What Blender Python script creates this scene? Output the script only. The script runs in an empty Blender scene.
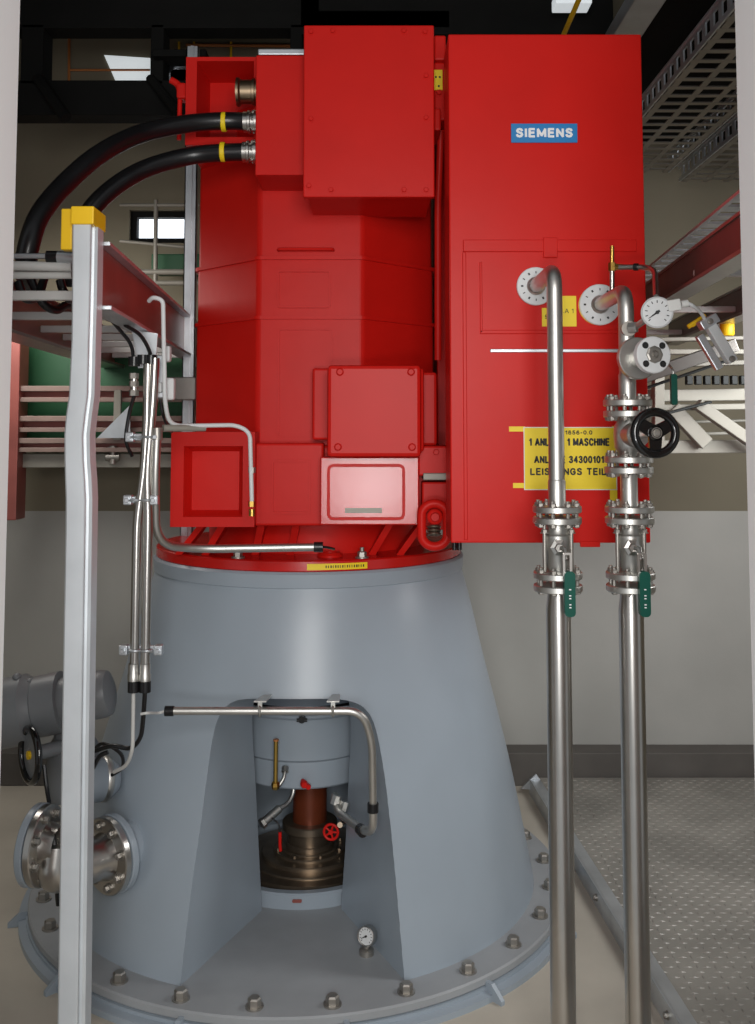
import bpy, bmesh, math, random
from mathutils import Vector, Matrix
random.seed(7)
S = bpy.context.scene
COL = S.collection
PI = math.pi

# ---------------------------------------------------------------- camera, world, lights, exposure
FPX, CX, YP, TILT = 1000.0, 377.5, 360.0, math.radians(4.0)
EYE = Vector((0, 0, 1.65))
cam_d = bpy.data.cameras.new('camera'); cam = bpy.data.objects.new('camera', cam_d); COL.objects.link(cam)
cam_d.sensor_fit = 'VERTICAL'; cam_d.sensor_height = 36.0; cam_d.lens = 36.0 * FPX / 1024
cam_d.shift_y = (YP - 512) / 1024.0; cam_d.clip_start = 0.05
cam.location = EYE; cam.rotation_euler = (PI / 2 + TILT, 0, 0)
S.camera = cam

w = bpy.data.worlds.new('world'); S.world = w; w.use_nodes = True
w.node_tree.nodes['Background'].inputs[0].default_value = (0.93, 0.97, 1.0, 1)
w.node_tree.nodes['Background'].inputs[1].default_value = 0.36

def area(name, loc, target, size, power, color=(1, 1, 1), size_y=None):
    d = bpy.data.lights.new(name, 'AREA'); d.energy = power; d.size = size; d.color = color
    if size_y: d.shape = 'RECTANGLE'; d.size_y = size_y
    o = bpy.data.objects.new(name, d); COL.objects.link(o); o.location = loc
    o.rotation_euler = (Vector(target) - Vector(loc)).to_track_quat('-Z', 'Y').to_euler()
    return o
area('doorway_light', (0.15, -0.7, 2.15), (0.0, 3.3, 1.0), 1.1, 58, (1.0, 0.98, 0.95))
area('low_fill_light', (-0.04, -0.22, 1.24), (-0.04, 3.3, 1.3), 0.42, 13, (1, 1, 1), 0.26)  # added light low behind the camera, gives the front plate its sheen
area('wall_fill_right', (1.8, 3.1, 1.9), (1.0, 4.9, 0.4), 0.8, 22, (0.97, 0.98, 0.98))  # added out of view to brighten the lower back wall on the right
area('wall_fill_left', (-1.62, 4.0, 2.3), (-0.9, 4.9, 0.4), 0.7, 11, (1.0, 0.96, 0.9))  # unseen fill, added for the left part of the back wall
S.view_settings.view_transform = 'Standard'; S.view_settings.look = 'None'
S.view_settings.gamma = 1.0; S.view_settings.exposure = 0.0; S.view_settings.use_curve_mapping = False

# ---------------------------------------------------------------- helpers
def at(px, py, Y):
    u, v = (px - CX) / FPX, (YP - py) / FPX
    c, s = math.cos(TILT), math.sin(TILT)
    t = Y / (c - v * s)
    return Vector((u * t, Y, EYE.z + (s + v * c) * t))
def zz(py, Y): return at(377, py, Y).z
def xx(px, Y, py=430): return at(px, py, Y).x

class MB:
    def __init__(s): s.v = []; s.f = []; s.sm = []
    def add(s, vs, fs, smooth=False):
        n = len(s.v); s.v += [Vector(p) for p in vs]
        s.f += [[i + n for i in f] for f in fs]; s.sm += [smooth] * len(fs); return s
    def bm(s, bm, smooth=False):
        bm.verts.ensure_lookup_table(); bm.verts.index_update()
        s.add([v.co.copy() for v in bm.verts], [[v.index for v in f.verts] for f in bm.faces], smooth); bm.free(); return s
    def box(s, x0, x1, y0, y1, z0, z1, bev=0.0, seg=2):
        b = bmesh.new(); bmesh.ops.create_cube(b, size=1)
        for v in b.verts:
            v.co = Vector((x0 + (v.co.x + .5) * (x1 - x0), y0 + (v.co.y + .5) * (y1 - y0), z0 + (v.co.z + .5) * (z1 - z0)))
        if bev: bmesh.ops.bevel(b, geom=b.edges[:], offset=bev, segments=seg, affect='EDGES', profile=0.5)
        return s.bm(b)
    def obox(s, c, ax, ay, az, hx, hy, hz, bev=0.0):
        """box about c, half sizes along the given unit axes"""
        b = bmesh.new(); bmesh.ops.create_cube(b, size=2)
        for v in b.verts: v.co = Vector((v.co.x * hx, v.co.y * hy, v.co.z * hz))
        if bev: bmesh.ops.bevel(b, geom=b.edges[:], offset=bev, segments=2, affect='EDGES', profile=0.5)
        c = Vector(c); ax, ay, az = Vector(ax), Vector(ay), Vector(az)
        for v in b.verts: v.co = c + ax * v.co.x + ay * v.co.y + az * v.co.z
        return s.bm(b)
    def lathe(s, prof, p, d=(0, 0, 1), n=32, smooth=True, a0=0):
        """profile of (radius, height) along axis d from p; r=0 ends close"""
        p = Vector(p); d = Vector(d).normalized(); q = d.to_track_quat('Z', 'Y')
        vs = []; fs = []; rings = []
        for r, h in prof:
            if r < 1e-6: rings.append([len(vs)]); vs.append(p + d * h)
            else:
                rings.append(list(range(len(vs), len(vs) + n)))
                for k in range(n):
                    a = 2 * PI * k / n + a0
                    vs.append(p + q @ Vector((r * math.cos(a), r * math.sin(a), h)))
        for A, B in zip(rings, rings[1:]):
            if len(A) == 1 and len(B) == 1: continue
            for k in range(n):
                j = (k + 1) % n
                if len(A) == 1: fs.append([A[0], B[j], B[k]])
                elif len(B) == 1: fs.append([A[k], A[j], B[0]])
                else: fs.append([A[k], A[j], B[j], B[k]])
        return s.add(vs, fs, smooth)
    def cyl(s, p0, p1, r, n=20, r2=None, bev=0.0):
        p0, p1 = Vector(p0), Vector(p1); h = (p1 - p0).length; r2 = r if r2 is None else r2
        if bev: pr = [(0, 0), (r - bev, 0), (r, bev), (r2, h - bev), (r2 - bev, h), (0, h)]
        else: pr = [(0, 0), (r, 0), (r2, h), (0, h)]
        return s.lathe(pr, p0, p1 - p0, n)
    def hexbolt(s, p, d, r, h, washer=True):
        p = Vector(p); d = Vector(d).normalized()
        if washer: s.lathe([(0, 0), (r * 1.35, 0), (r * 1.35, h * .18), (0, h * .18)], p, d, 16)
        s.lathe([(r, h * .18), (r, h * .85), (r * .8, h), (0, h)], p, d, 6, False)
        return s
    def tube(s, pts, r, n=14, bend=0.0, caps=True, seg=7):
        pts = [Vector(p) for p in pts]
        path = [pts[0]]
        for i in range(1, len(pts) - 1):
            a, b, c = pts[i - 1], pts[i], pts[i + 1]
            u, v = (a - b), (c - b); lu, lv = u.length, v.length; u.normalize(); v.normalize()
            bd = min(bend, lu * .49, lv * .49)
            if bd < 1e-5 or u.angle(v) > PI - .02: path.append(b); continue
            for k in range(seg + 1):
                t = k / seg
                path.append((b + u * bd) * (1 - t) ** 2 + b * 2 * t * (1 - t) + (b + v * bd) * t * t)
        path.append(pts[-1])
        tan = []
        for i in range(len(path)):
            d = (path[min(i + 1, len(path) - 1)] - path[max(i - 1, 0)]); tan.append(d.normalized())
        nrm = tan[0].orthogonal().normalized(); vs = []; fs = []
        for i, p in enumerate(path):
            nrm = (nrm - tan[i] * nrm.dot(tan[i])).normalized(); bn = tan[i].cross(nrm)
            for k in range(n):
                a = 2 * PI * k / n; vs.append(p + (nrm * math.cos(a) + bn * math.sin(a)) * r)
        for i in range(len(path) - 1):
            for k in range(n):
                j = (k + 1) % n; fs.append([i * n + k, i * n + j, (i + 1) * n + j, (i + 1) * n + k])
        s.add(vs, fs, True)
        if caps: s.add(vs[:n], [list(range(n))[::-1]]); s.add(vs[-n:], [list(range(n))])
        return s
    def spline(s, pts, r, n=14, res=8):
        P = [Vector(p) for p in pts]; P = [P[0] * 2 - P[1]] + P + [P[-1] * 2 - P[-2]]; out = []
        for i in range(1, len(P) - 2):
            for k in range(res):
                t = k / res; a, b, c, d = P[i - 1:i + 3]
                out.append(.5 * ((2 * b) + (c - a) * t + (2 * a - 5 * b + 4 * c - d) * t * t + (3 * b - a - 3 * c + d) * t ** 3))
        out.append(P[-2]); return s.tube(out, r, n)
    def prism(s, poly, axis, h):
        """poly: list of 3d points (planar), extruded by vector"""
        n = len(poly); a = [Vector(p) for p in poly]; e = Vector(h)
        s.add(a + [p + e for p in a], [list(range(n))[::-1], list(range(n, 2 * n))] + [[i, (i + 1) % n, n + (i + 1) % n, n + i] for i in range(n)])
        return s
    def loft(s, secs, smooth=False, caps=True):
        n = len(secs[0]); vs = [p for q in secs for p in q]; fs = []
        for i in range(len(secs) - 1):
            for k in range(n):
                j = (k + 1) % n; fs.append([i * n + k, i * n + j, (i + 1) * n + j, (i + 1) * n + k])
        s.add(vs, fs, smooth)
        if caps: s.add(secs[0], [list(range(n))[::-1]]); s.add(secs[-1], [list(range(n))])
        return s
    def torus(s, p, d, R, r, n=32, m=10):
        prof = [(R + r * math.cos(2 * PI * k / m), r * math.sin(2 * PI * k / m)) for k in range(m + 1)]
        return s.lathe(prof, p, d, n)
    def rrect(s, x0, x1, z0, z1, y0, y1, rad, hole=None):
        """rounded plate in XZ between depths y0<y1; hole = inset width makes it a frame"""
        def ring(a, b, c, d, r):
            out = []
            for cx, cz, st in ((b - r, d - r, 0), (a + r, d - r, 90), (a + r, c + r, 180), (b - r, c + r, 270)):
                for k in range(6):
                    t = math.radians(st + 90 * k / 5); out.append((cx + r * math.cos(t), cz + r * math.sin(t)))
            return out
        o = ring(x0, x1, z0, z1, rad)
        if hole is None:
            return s.prism([(x, y0, z) for x, z in o], None, (0, y1 - y0, 0))
        i = ring(x0 + hole, x1 - hole, z0 + hole, z1 - hole, max(rad - hole, .002)); n = len(o)
        vs = [(x, y0, z) for x, z in o] + [(x, y0, z) for x, z in i] + [(x, y1, z) for x, z in o] + [(x, y1, z) for x, z in i]
        fs = []
        for k in range(n):
            j = (k + 1) % n
            fs += [[k, j, n + j, n + k], [n + k, n + j, 3 * n + j, 3 * n + k], [j, k, 2 * n + k, 2 * n + j], [2 * n + k, 3 * n + k, 3 * n + j, 2 * n + j]]
        return s.add(vs, fs)
    def mesh(s, name, off=Vector()):
        me = bpy.data.meshes.new(name); me.from_pydata([v - off for v in s.v], [], s.f)
        me.polygons.foreach_set('use_smooth', s.sm); me.validate()
        b = bmesh.new(); b.from_mesh(me); bmesh.ops.recalc_face_normals(b, faces=b.faces[:])
        for e in b.edges:
            if len(e.link_faces) == 2 and e.calc_face_angle(0) > math.radians(38): e.smooth = False
        b.to_mesh(me); b.free(); me.update(); return me
    def build(s, name, mat, parent=None, label=None):
        off = root_loc(parent) if parent else Vector()
        me = s.mesh(name, off); me.materials.append(M[mat])
        o = bpy.data.objects.new(name, me); COL.objects.link(o)
        if parent: o.parent = parent
        if label: o['label'] = label
        return o

def root_loc(o):
    while o.parent: o = o.parent
    return o.location.copy()
def thing(name, loc, label, cat, group=None):
    o = bpy.data.objects.new(name, None); COL.objects.link(o); o.location = loc; o.empty_display_size = .05
    o['label'] = label; o['category'] = cat
    if group: o['group'] = group
    return o
def tag(o, label, cat, group=None):
    o['label'] = label; o['category'] = cat
    if group: o['group'] = group
    return o
def struct(o): o['kind'] = 'structure'; return o
def dup(root, delta, label, group=None):
    r = root.copy(); COL.objects.link(r); r.location = root.location + Vector(delta); r['label'] = label
    if group: r['group'] = group
    def rec(a, b):
        for ch in list(a.children):
            c = ch.copy(); COL.objects.link(c); c.parent = b; rec(ch, c)
    rec(root, r); return r
def copy_part(o, delta):
    c = o.copy(); COL.objects.link(c); c.location = o.location + Vector(delta); return c
def text(body, cx, cz, y, width, height, mat, parent, depth=.0008, name='lettering', bold=0.0, rot=None):
    cu = bpy.data.curves.new(name, 'FONT'); cu.body = body; cu.align_x = 'CENTER'; cu.align_y = 'CENTER'
    cu.size = 1; cu.extrude = .01; cu.offset = bold
    t = bpy.data.objects.new('tmp', cu); COL.objects.link(t); dg = bpy.context.evaluated_depsgraph_get()
    me = bpy.data.meshes.new_from_object(t.evaluated_get(dg)); bpy.data.objects.remove(t)
    xs = [v.co.x for v in me.vertices]; ys = [v.co.y for v in me.vertices]
    sx = width / (max(xs) - min(xs)); sy = height / (max(ys) - min(ys))
    mx, my = (max(xs) + min(xs)) / 2, (max(ys) + min(ys)) / 2
    off = root_loc(parent)
    for v in me.vertices:
        p = Vector(((v.co.x - mx) * sx, -v.co.z * depth / .01, (v.co.y - my) * sy))
        if rot: p = Matrix.Rotation(rot, 3, 'Y') @ p
        v.co = p + Vector((cx, y, cz)) - off
    me.materials.append(M[mat]); o = bpy.data.objects.new(name, me); COL.objects.link(o); o.parent = parent; return o

GL = {
 'I': (.0, [[(0, 0), (0, 1)]]), 'L': (.5, [[(0, 1), (0, 0), (.5, 0)]]), 'E': (.5, [[(.5, 1), (0, 1), (0, 0), (.5, 0)], [(0, .52), (.45, .52)]]),
 'T': (.6, [[(0, 1), (.6, 1)], [(.3, 1), (.3, 0)]]), 'H': (.58, [[(0, 0), (0, 1)], [(.58, 0), (.58, 1)], [(0, .52), (.58, .52)]]),
 'N': (.58, [[(0, 0), (0, 1), (.58, 0), (.58, 1)]]), 'M': (.76, [[(0, 0), (0, 1), (.38, .12), (.76, 1), (.76, 0)]]), 'A': (.68, [[(0, 0), (.34, 1), (.68, 0)], [(.12, .32), (.56, .32)]]),
 'K': (.58, [[(0, 0), (0, 1)], [(.55, 1), (0, .42)], [(.2, .62), (.58, 0)]]), 'U': (.58, [[(0, 1), (0, .25), (.08, .06), (.29, 0), (.5, .06), (.58, .25), (.58, 1)]]),
 'S': (.56, [[(.54, .80), (.46, .95), (.28, 1), (.10, .94), (.03, .78), (.10, .62), (.28, .53), (.47, .43), (.54, .25), (.46, .06), (.27, 0), (.08, .06), (.01, .22)]]),
 'C': (.62, [[(.60, .74), (.50, .93), (.32, 1), (.12, .90), (.02, .66), (0, .5), (.02, .34), (.12, .10), (.32, 0), (.50, .07), (.60, .27)]]),
 'G': (.64, [[(.60, .74), (.50, .93), (.32, 1), (.12, .90), (.02, .66), (0, .5), (.02, .34), (.12, .10), (.32, 0), (.50, .05), (.62, .2), (.62, .46), (.36, .46)]]),
 '0': (.50, [[(.25, 1), (.08, .90), (0, .62), (0, .38), (.08, .10), (.25, 0), (.42, .10), (.50, .38), (.50, .62), (.42, .90), (.25, 1)]]),
 '1': (.26, [[(0, .74), (.14, .84), (.24, 1), (.24, 0)]]), '4': (.54, [[(.40, 0), (.40, 1), (0, .30), (.54, .30)]]),
 '3': (.48, [[(.02, .82), (.10, .96), (.24, 1), (.40, .94), (.45, .77), (.38, .60), (.20, .54), (.40, .47), (.48, .28), (.42, .08), (.24, 0), (.08, .05), (0, .22)]]),
 '6': (.50, [[(.46, .84), (.36, .97), (.22, .98), (.06, .80), (0, .45), (.04, .14), (.18, 0), (.34, 0), (.48, .14), (.50, .32), (.44, .52), (.28, .60), (.10, .52), (.02, .36)]]),
 '5': (.50, [[(.46, 1), (.10, 1), (.05, .52), (.24, .62), (.42, .55), (.50, .34), (.44, .10), (.24, 0), (.06, .05), (0, .2)]]),
 '-': (.28, [[(0, .42), (.28, .42)]]), '.': (.0, [[(0, 0), (0, .06)]]), ' ': (.16, [])}
def lettering(body, cx, cz, y, width, height, mat, parent, weight=.17, name='lettering', depth=.0008):
    adv = []; x = 0
    for ch in body: adv.append(x); x += GL[ch][0] + weight + .15
    tot = x - .15; kx = width / tot; t = weight; m = MB(); off = Vector((cx - width / 2, y, cz - height / 2))
    for ch, a in zip(body, adv):
        for st in GL[ch][1]:
            P = [((a + t / 2 + px) * kx, (t / 2 + pz * (1 - t)) * height) for px, pz in st]
            hw = t * height / 2
            for i in range(len(P) - 1):
                (x0, z0), (x1, z1) = P[i], P[i + 1]; L = math.hypot(x1 - x0, z1 - z0)
                if L < 1e-7: continue
                ex, ez = (x1 - x0) / L, (z1 - z0) / L; g = hw * .5
                x0 -= ex * g; z0 -= ez * g; x1 += ex * g; z1 += ez * g
                q = [(x0 - ez * hw, z0 + ex * hw), (x1 - ez * hw, z1 + ex * hw), (x1 + ez * hw, z1 - ex * hw), (x0 + ez * hw, z0 - ex * hw)]
                m.prism([off + Vector((u, .0004, v)) for u, v in q], None, (0, -depth - .0004 - .00003 * (i % 9), 0))
    return m.build(name, mat, parent)

# ---------------------------------------------------------------- materials
M = {}
def mat(key, col, rough=.5, metal=0.0, var=.08, scale=6.0, bump=0.0, bscale=60.0, emit=None, coat=0.0, dirt=None, spec=.5):
    m = bpy.data.materials.new(key); m.use_nodes = True; N = m.node_tree.nodes; L = m.node_tree.links
    b = N['Principled BSDF']; b.inputs['Roughness'].default_value = rough; b.inputs['Metallic'].default_value = metal
    b.inputs['Specular IOR Level'].default_value = spec
    if coat: b.inputs['Coat Weight'].default_value = coat; b.inputs['Coat Roughness'].default_value = .12
    tc = N.new('ShaderNodeTexCoord')
    nz = N.new('ShaderNodeTexNoise'); nz.inputs['Scale'].default_value = scale; nz.inputs['Detail'].default_value = 5
    L.new(tc.outputs['Object'], nz.inputs['Vector'])
    cr = N.new('ShaderNodeValToRGB'); c0 = [c * (1 - var) for c in col]; c1 = [min(1, c * (1 + var)) for c in col]
    cr.color_ramp.elements[0].position = .3; cr.color_ramp.elements[1].position = .7
    cr.color_ramp.elements[0].color = (*(dirt or c0), 1); cr.color_ramp.elements[1].color = (*c1, 1)
    L.new(nz.outputs['Fac'], cr.inputs['Fac']); L.new(cr.outputs['Color'], b.inputs['Base Color'])
    if bump:
        n2 = N.new('ShaderNodeTexNoise'); n2.inputs['Scale'].default_value = bscale; n2.inputs['Detail'].default_value = 3
        L.new(tc.outputs['Object'], n2.inputs['Vector'])
        bp = N.new('ShaderNodeBump'); bp.inputs['Strength'].default_value = bump; bp.inputs['Distance'].default_value = .01
        L.new(n2.outputs['Fac'], bp.inputs['Height']); L.new(bp.outputs['Normal'], b.inputs['Normal'])
    if emit: b.inputs['Emission Color'].default_value = (*col, 1); b.inputs['Emission Strength'].default_value = emit
    M[key] = m; return m
mat('red_paint', (.61, .012, .008), .40, var=.06, scale=4, bump=.06, bscale=14, spec=.16)
mat('red_plate', (.61, .012, .008), .36, var=.05, scale=4, bump=.05, bscale=10, spec=.16)
mat('red_gloss', (.58, .008, .006), .24, var=.05, scale=4, bump=.05, bscale=10, spec=.7)
mat('rail_brown', (.12, .085, .078), .33, .5, var=.3, scale=5)
mat('dusty_grey', (.33, .345, .36), .5, var=.10, scale=5)
mat('grey_paint', (.33, .382, .435), .34, var=.05, scale=3, bump=.04, bscale=20)
mat('shaded_grey_paint', (.16, .19, .23), .5, var=.12, scale=5)  # grey paint with the shade inside the opening put into its colour
mat('machine_grey', (.20, .21, .22), .4, var=.1, scale=5)
mat('stainless', (.55, .53, .50), .28, 1.0, var=.08, scale=8)
mat('stainless_dull', (.58, .57, .54), .42, 1.0, var=.1, scale=12)
mat('galvanised', (.60, .63, .66), .40, .85, var=.12, scale=9)
mat('post_metal', (.66, .70, .73), .42, .35, var=.08, scale=7)
mat('tray_rail', (.30, .28, .26), .33, .85, var=.2, scale=5)
mat('primer_red', (.30, .085, .07), .36, .15, var=.25, scale=4)
mat('beam_edge', (.25, .175, .15), .5, .1, var=.2, scale=5)
mat('rail_beige', (.29, .275, .235), .5, .2, var=.15, scale=4)
mat('black_rubber', (.008, .008, .009), .30, var=.1)
mat('black_enamel', (.006, .006, .006), .15, var=.05, coat=.5)
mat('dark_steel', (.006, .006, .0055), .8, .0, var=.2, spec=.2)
mat('yellow_plastic', (.88, .54, .008), .45, var=.04)
mat('yellow_sign', (.90, .66, .010), .5, var=.03)
mat('white_card', (.75, .75, .72), .5, var=.02)
mat('dial_white', (.68, .69, .69), .5, var=.04, scale=20)
mat('ink', (.012, .012, .012), .6, var=.02)
mat('sign_blue', (.010, .20, .50), .4, var=.03)
mat('white_letter', (.85, .85, .85), .4, var=.01)
mat('green_grip', (.003, .075, .052), .45, var=.08, spec=.25)
mat('green_panel', (.010, .085, .030), .5, var=.15, scale=3)
mat('brass', (.62, .40, .10), .3, 1.0, var=.1)
mat('bronze', (.40, .30, .20), .35, 1.0, var=.1)
mat('rust_shaft', (.20, .045, .018), .38, .3, var=.25, scale=9)
mat('dark_collar', (.24, .19, .14), .33, .8, var=.25, scale=14)
mat('bolt_steel', (.36, .34, .31), .42, .8, var=.15, scale=20)
mat('wall_grey', (.44, .435, .405), .75, var=.10, scale=1.6, bump=.05, bscale=30)
mat('wall_olive', (.21, .185, .13), .8, var=.14, scale=1.1)
mat('kerb_dark', (.11, .10, .09), .7, var=.2, scale=4)
mat('concrete', (.52, .475, .40), .7, var=.14, scale=2.2, bump=.05, bscale=40)
mat('checker', (.30, .285, .255), .42, .15, var=.25, scale=3.0)
mat('ceiling_dark', (.035, .03, .024), .9, var=.2, scale=2)
mat('jamb_white', (.84, .83, .82), .6, var=.02, scale=1.5)
mat('window_glow', (.85, .93, 1.0), .5, var=.01, emit=2.2)
mat('lamp_glow', (.9, .97, 1.0), .5, var=.01, emit=.5)
mat('frame_white', (.6, .6, .58), .5, var=.03)
mat('copper_orange', (.55, .20, .06), .4, .3, var=.1)
mat('shine_dark', (.02, .022, .022), .5, .5, var=.2)

# ---------------------------------------------------------------- the setting
BW = 4.9                                                   # back wall
m = MB(); m.box(-3.2, 3.2, 1.5, BW, -.1, 0.0); struct(m.build('floor', 'concrete'))
zl = zz(511, BW)
m = MB(); m.box(-3.2, 3.2, BW, BW + .15, -.1, zl); bw = struct(m.build('wall_back', 'wall_grey'))
wl, wr = at(129, 243, BW), at(190, 210, BW)
m = MB()
m.box(-3.2, wl.x, BW, BW + .15, zl, 3.9); m.box(wr.x, 3.2, BW, BW + .15, zl, 3.9)
m.box(wl.x, wr.x, BW, BW + .15, zl, wl.z); m.box(wl.x, wr.x, BW, BW + .15, wr.z, 3.9)
m.build('upper_wall', 'wall_olive', bw)
m = MB(); m.box(-3.2, 3.2, BW - .13, BW, 0, .15, .004); struct(m.build('baseboard_back', 'kerb_dark'))
m = MB(); m.box(-3.3, -3.2, 1.5, BW, -.1, 3.9); struct(m.build('wall_left', 'wall_olive'))
m = MB(); m.box(3.2, 3.3, 1.5, BW, -.1, 3.9); struct(m.build('wall_right', 'wall_olive'))
m = MB(); m.box(-3.3, 3.3, 1.75, BW + .15, 3.9, 4.0); struct(m.build('ceiling', 'ceiling_dark'))
# window in the back wall
fr = 0.02
m = MB(); m.rrect(wl.x, wr.x, wl.z, wr.z, BW + .03, BW + .12, .004, .03); win = struct(m.build('window_1', 'dark_steel'))
m = MB(); m.box(wl.x + .03, wr.x - .03, BW + .08, BW + .09, wl.z + .03, wr.z - .03); m.build('pane', 'window_glow', win)
# white jambs of the doorway the picture is taken through
JY = 1.6
xl = xx(21, JY, 0); xl2 = xx(0, JY, 830); XL = (xl + xl2) / 2
XR = (xx(731, JY, 0) + xx(753, JY, 640)) / 2
m = MB(); m.box(-1.5, XL, JY - .14, JY, 0, 3.2, .004); struct(m.build('trim_1', 'jamb_white'))
m = MB(); m.box(XR, 1.5, JY - .14, JY, 0, 3.2, .004); struct(m.build('trim_2', 'jamb_white'))

# raised chequer plate on the right and its edge angle
A, B = at(530, 783, 4.68), at(700, 1040, 2.66)
A = Vector((A.x, A.y, 0)); B = Vector((B.x, B.y, 0)); ed = (B - A).normalized(); A0 = A - ed * .0; B0 = A + ed * 3.2
PZ = .045
m = MB(); en = Vector((-ed.y, ed.x, 0));  en = en if en.x > 0 else -en
C0, D0 = A0 + en * .02, B0 + en * .02
poly = [C0, Vector((D0.x, D0.y, 0)), Vector((3.1, D0.y, 0)), Vector((3.1, 4.75, 0)), Vector((C0.x, 4.75, 0))]
m.prism([p + Vector((0, 0, PZ - .012)) for p in poly], None, (0, 0, .012))
py = 2.05; row = 0
while py < 4.72:
    px_ = .6 + (row % 2) * .0275
    while px_ < 2.1:
        q = Vector((px_, py, 0))
        if (q - C0).dot(en) > .03 and py < 4.72:
            for rot, dx in ((0, 0), (1, .0275)):
                lx, ly = (.015, .0045) if rot == 0 else (.0045, .013)
                cx_ = px_ + dx
                if rot == 1: cy_ = py + .0
                else: cy_ = py
                if rot == 1 and row % 2: continue
                m.add([(cx_ - lx, cy_, PZ), (cx_, cy_ - ly, PZ), (cx_ + lx, cy_, PZ), (cx_, cy_ + ly, PZ), (cx_, cy_, PZ + .0035)],
                      [[0, 1, 4], [1, 2, 4], [2, 3, 4], [3, 0, 4]])
        px_ += .055
    py += .028; row += 1
tag(m.build('floor_plate', 'checker'), 'grey steel checker plate walkway on the right of the red and grey pump', 'floor plate')
m = MB(); v = Vector((0, 0, 1))
L_ = (B0 - A0).length
m.obox((A0 + B0) / 2 + Vector((0, 0, .033)), ed, en, v, L_ / 2, .005, .033, .002)
m.obox((A0 + B0) / 2 + en * .022 + Vector((0, 0, .062)), ed, en, v, L_ / 2, .022, .004, .002)
ang = m.build('edge_angle', 'galvanised')
tag(ang, 'long steel angle running along the edge of the checker plate', 'angle bar')
for t in (.75, 1.1, 1.45, 1.8):
    MB().hexbolt(A0 + ed * t - en * .005 + Vector((0, 0, .036)), -en, .009, .012).build('bolt', 'bolt_steel', ang)
m = MB(); m.prism([at(521, 789, 4.66), at(548, 791, 4.66), at(536, 774, 4.66)], None, (0, .012, 0)); m.build('end_plate', 'galvanised', ang)

# ---------------------------------------------------------------- pump pedestal
AX = Vector((-.268, 3.77, 0))
def axx(z): return -.278 + .026 * z / 1.16
PROF = [(.06, .837), (.287, .788), (.484, .743), (.67, .692), (.85, .642), (1.03, .597), (1.16, .558)]
def RC(z):
    for (z0, r0), (z1, r1) in zip(PROF, PROF[1:]):
        if z <= z1: return r0 + (r1 - r0) * (z - z0) / (z1 - z0)
    return PROF[-1][1]
def hit_cone(px, py):
    Y = 2.5
    while Y < 4:
        p = at(px, py, Y)
        if math.hypot(p.x - axx(p.z), p.y - AX.y) <= RC(p.z): return p
        Y += .0002
    return at(px, py, 3.5)
ped = thing('pump_pedestal', AX, 'large blue-grey painted conical steel pedestal with tall opening, carrying the red motor', 'pedestal')
# cone with opening
NP = []
for i in range(len(PROF) - 1):
    for k in range(4):
        t = k / 4; NP.append((PROF[i][1] * (1 - t) + PROF[i + 1][1] * t, PROF[i][0] * (1 - t) + PROF[i + 1][0] * t))
NP.append((PROF[-1][1], PROF[-1][0]))
def smooth_r(z):
    return sum(RC(z + d) for d in (-.08, -.04, 0, .04, .08)) / 5
NP = [(smooth_r(z) if .15 < z < 1.05 else r, z) for r, z in NP]
m = MB(); m.lathe([(0, .058)] + [(r, max(z, .058)) for r, z in NP] + [(0, 1.16)], AX, n=128)
for v in m.v: v.x += axx(v.z) - AX.x
cone = m.build('cone_body', 'grey_paint', ped)
front = [(180, 988), (190, 900), (200, 830), (208, 770), (212, 742), (217, 722), (225, 708), (240, 700), (270, 699), (300, 699), (335, 699), (356, 703), (368, 712), (376, 730), (383, 765), (389, 810), (396, 880), (405, 984)]
back = [(265, 909), (262, 860), (259, 815), (256, 770), (254, 748), (253, 730), (253, 712), (256, 700), (270, 694), (300, 693), (332, 694), (346, 698), (350, 706), (351, 720), (351, 748), (349, 780), (345, 850), (340, 907)]
def crom(P, n=5):
    Q = [P[0]] + P + [P[-1]]; out = []
    for i in range(1, len(Q) - 2):
        for k in range(n):
            t = k / n; o = []
            for a, b, c, d in zip(*Q[i - 1:i + 3]): o.append(.5 * (2 * b + (c - a) * t + (2 * a - 5 * b + 4 * c - d) * t * t + (3 * b - a - 3 * c + d) * t ** 3))
            out.append(tuple(o))
    return out + [P[-1]]
front = crom(front); back = crom(back)
F = [hit_cone(*p) for p in front]; Bk = [at(*p, 3.455) for p in back]
F[0].z = F[-1].z = Bk[0].z = Bk[-1].z = .02
secs = []
for t in (-.5, 1.12): secs.append([f.lerp(b, t) if t >= 0 else f + (f - b) * (-t) for f, b in zip(F, Bk)])
for s_ in secs: s_[0].z = s_[-1].z = .02
def cut(o, mb):
    c = bpy.data.objects.new('cutter', mb.mesh('cutter')); COL.objects.link(c)
    o2 = bpy.data.objects.new('tmpc', o.data); COL.objects.link(o2); o2.location = root_loc(o)
    md = o2.modifiers.new('b', 'BOOLEAN'); md.operation = 'DIFFERENCE'; md.object = c; md.solver = 'EXACT'
    bpy.context.view_layer.update()
    me = bpy.data.meshes.new_from_object(o2.evaluated_get(bpy.context.evaluated_depsgraph_get()))
    bpy.data.objects.remove(c); bpy.data.objects.remove(o2)
    b = bmesh.new(); b.from_mesh(me)
    for e in b.edges:
        if len(e.link_faces) == 2: e.smooth = e.calc_face_angle(0) < math.radians(24)
    for f in b.faces: f.smooth = True
    b.to_mesh(me); b.free(); me.materials.clear(); me.materials.append(o.data.materials[0]); o.data = me
cut(cone, MB().loft(secs))
cut(cone, MB().lathe([(0, .02), (.355, .02), (.355, .80), (0, .80)], AX, n=64))
BX = Vector((axx(0), AX.y, 0)); TX = Vector((axx(1.16), AX.y, 0))
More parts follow.
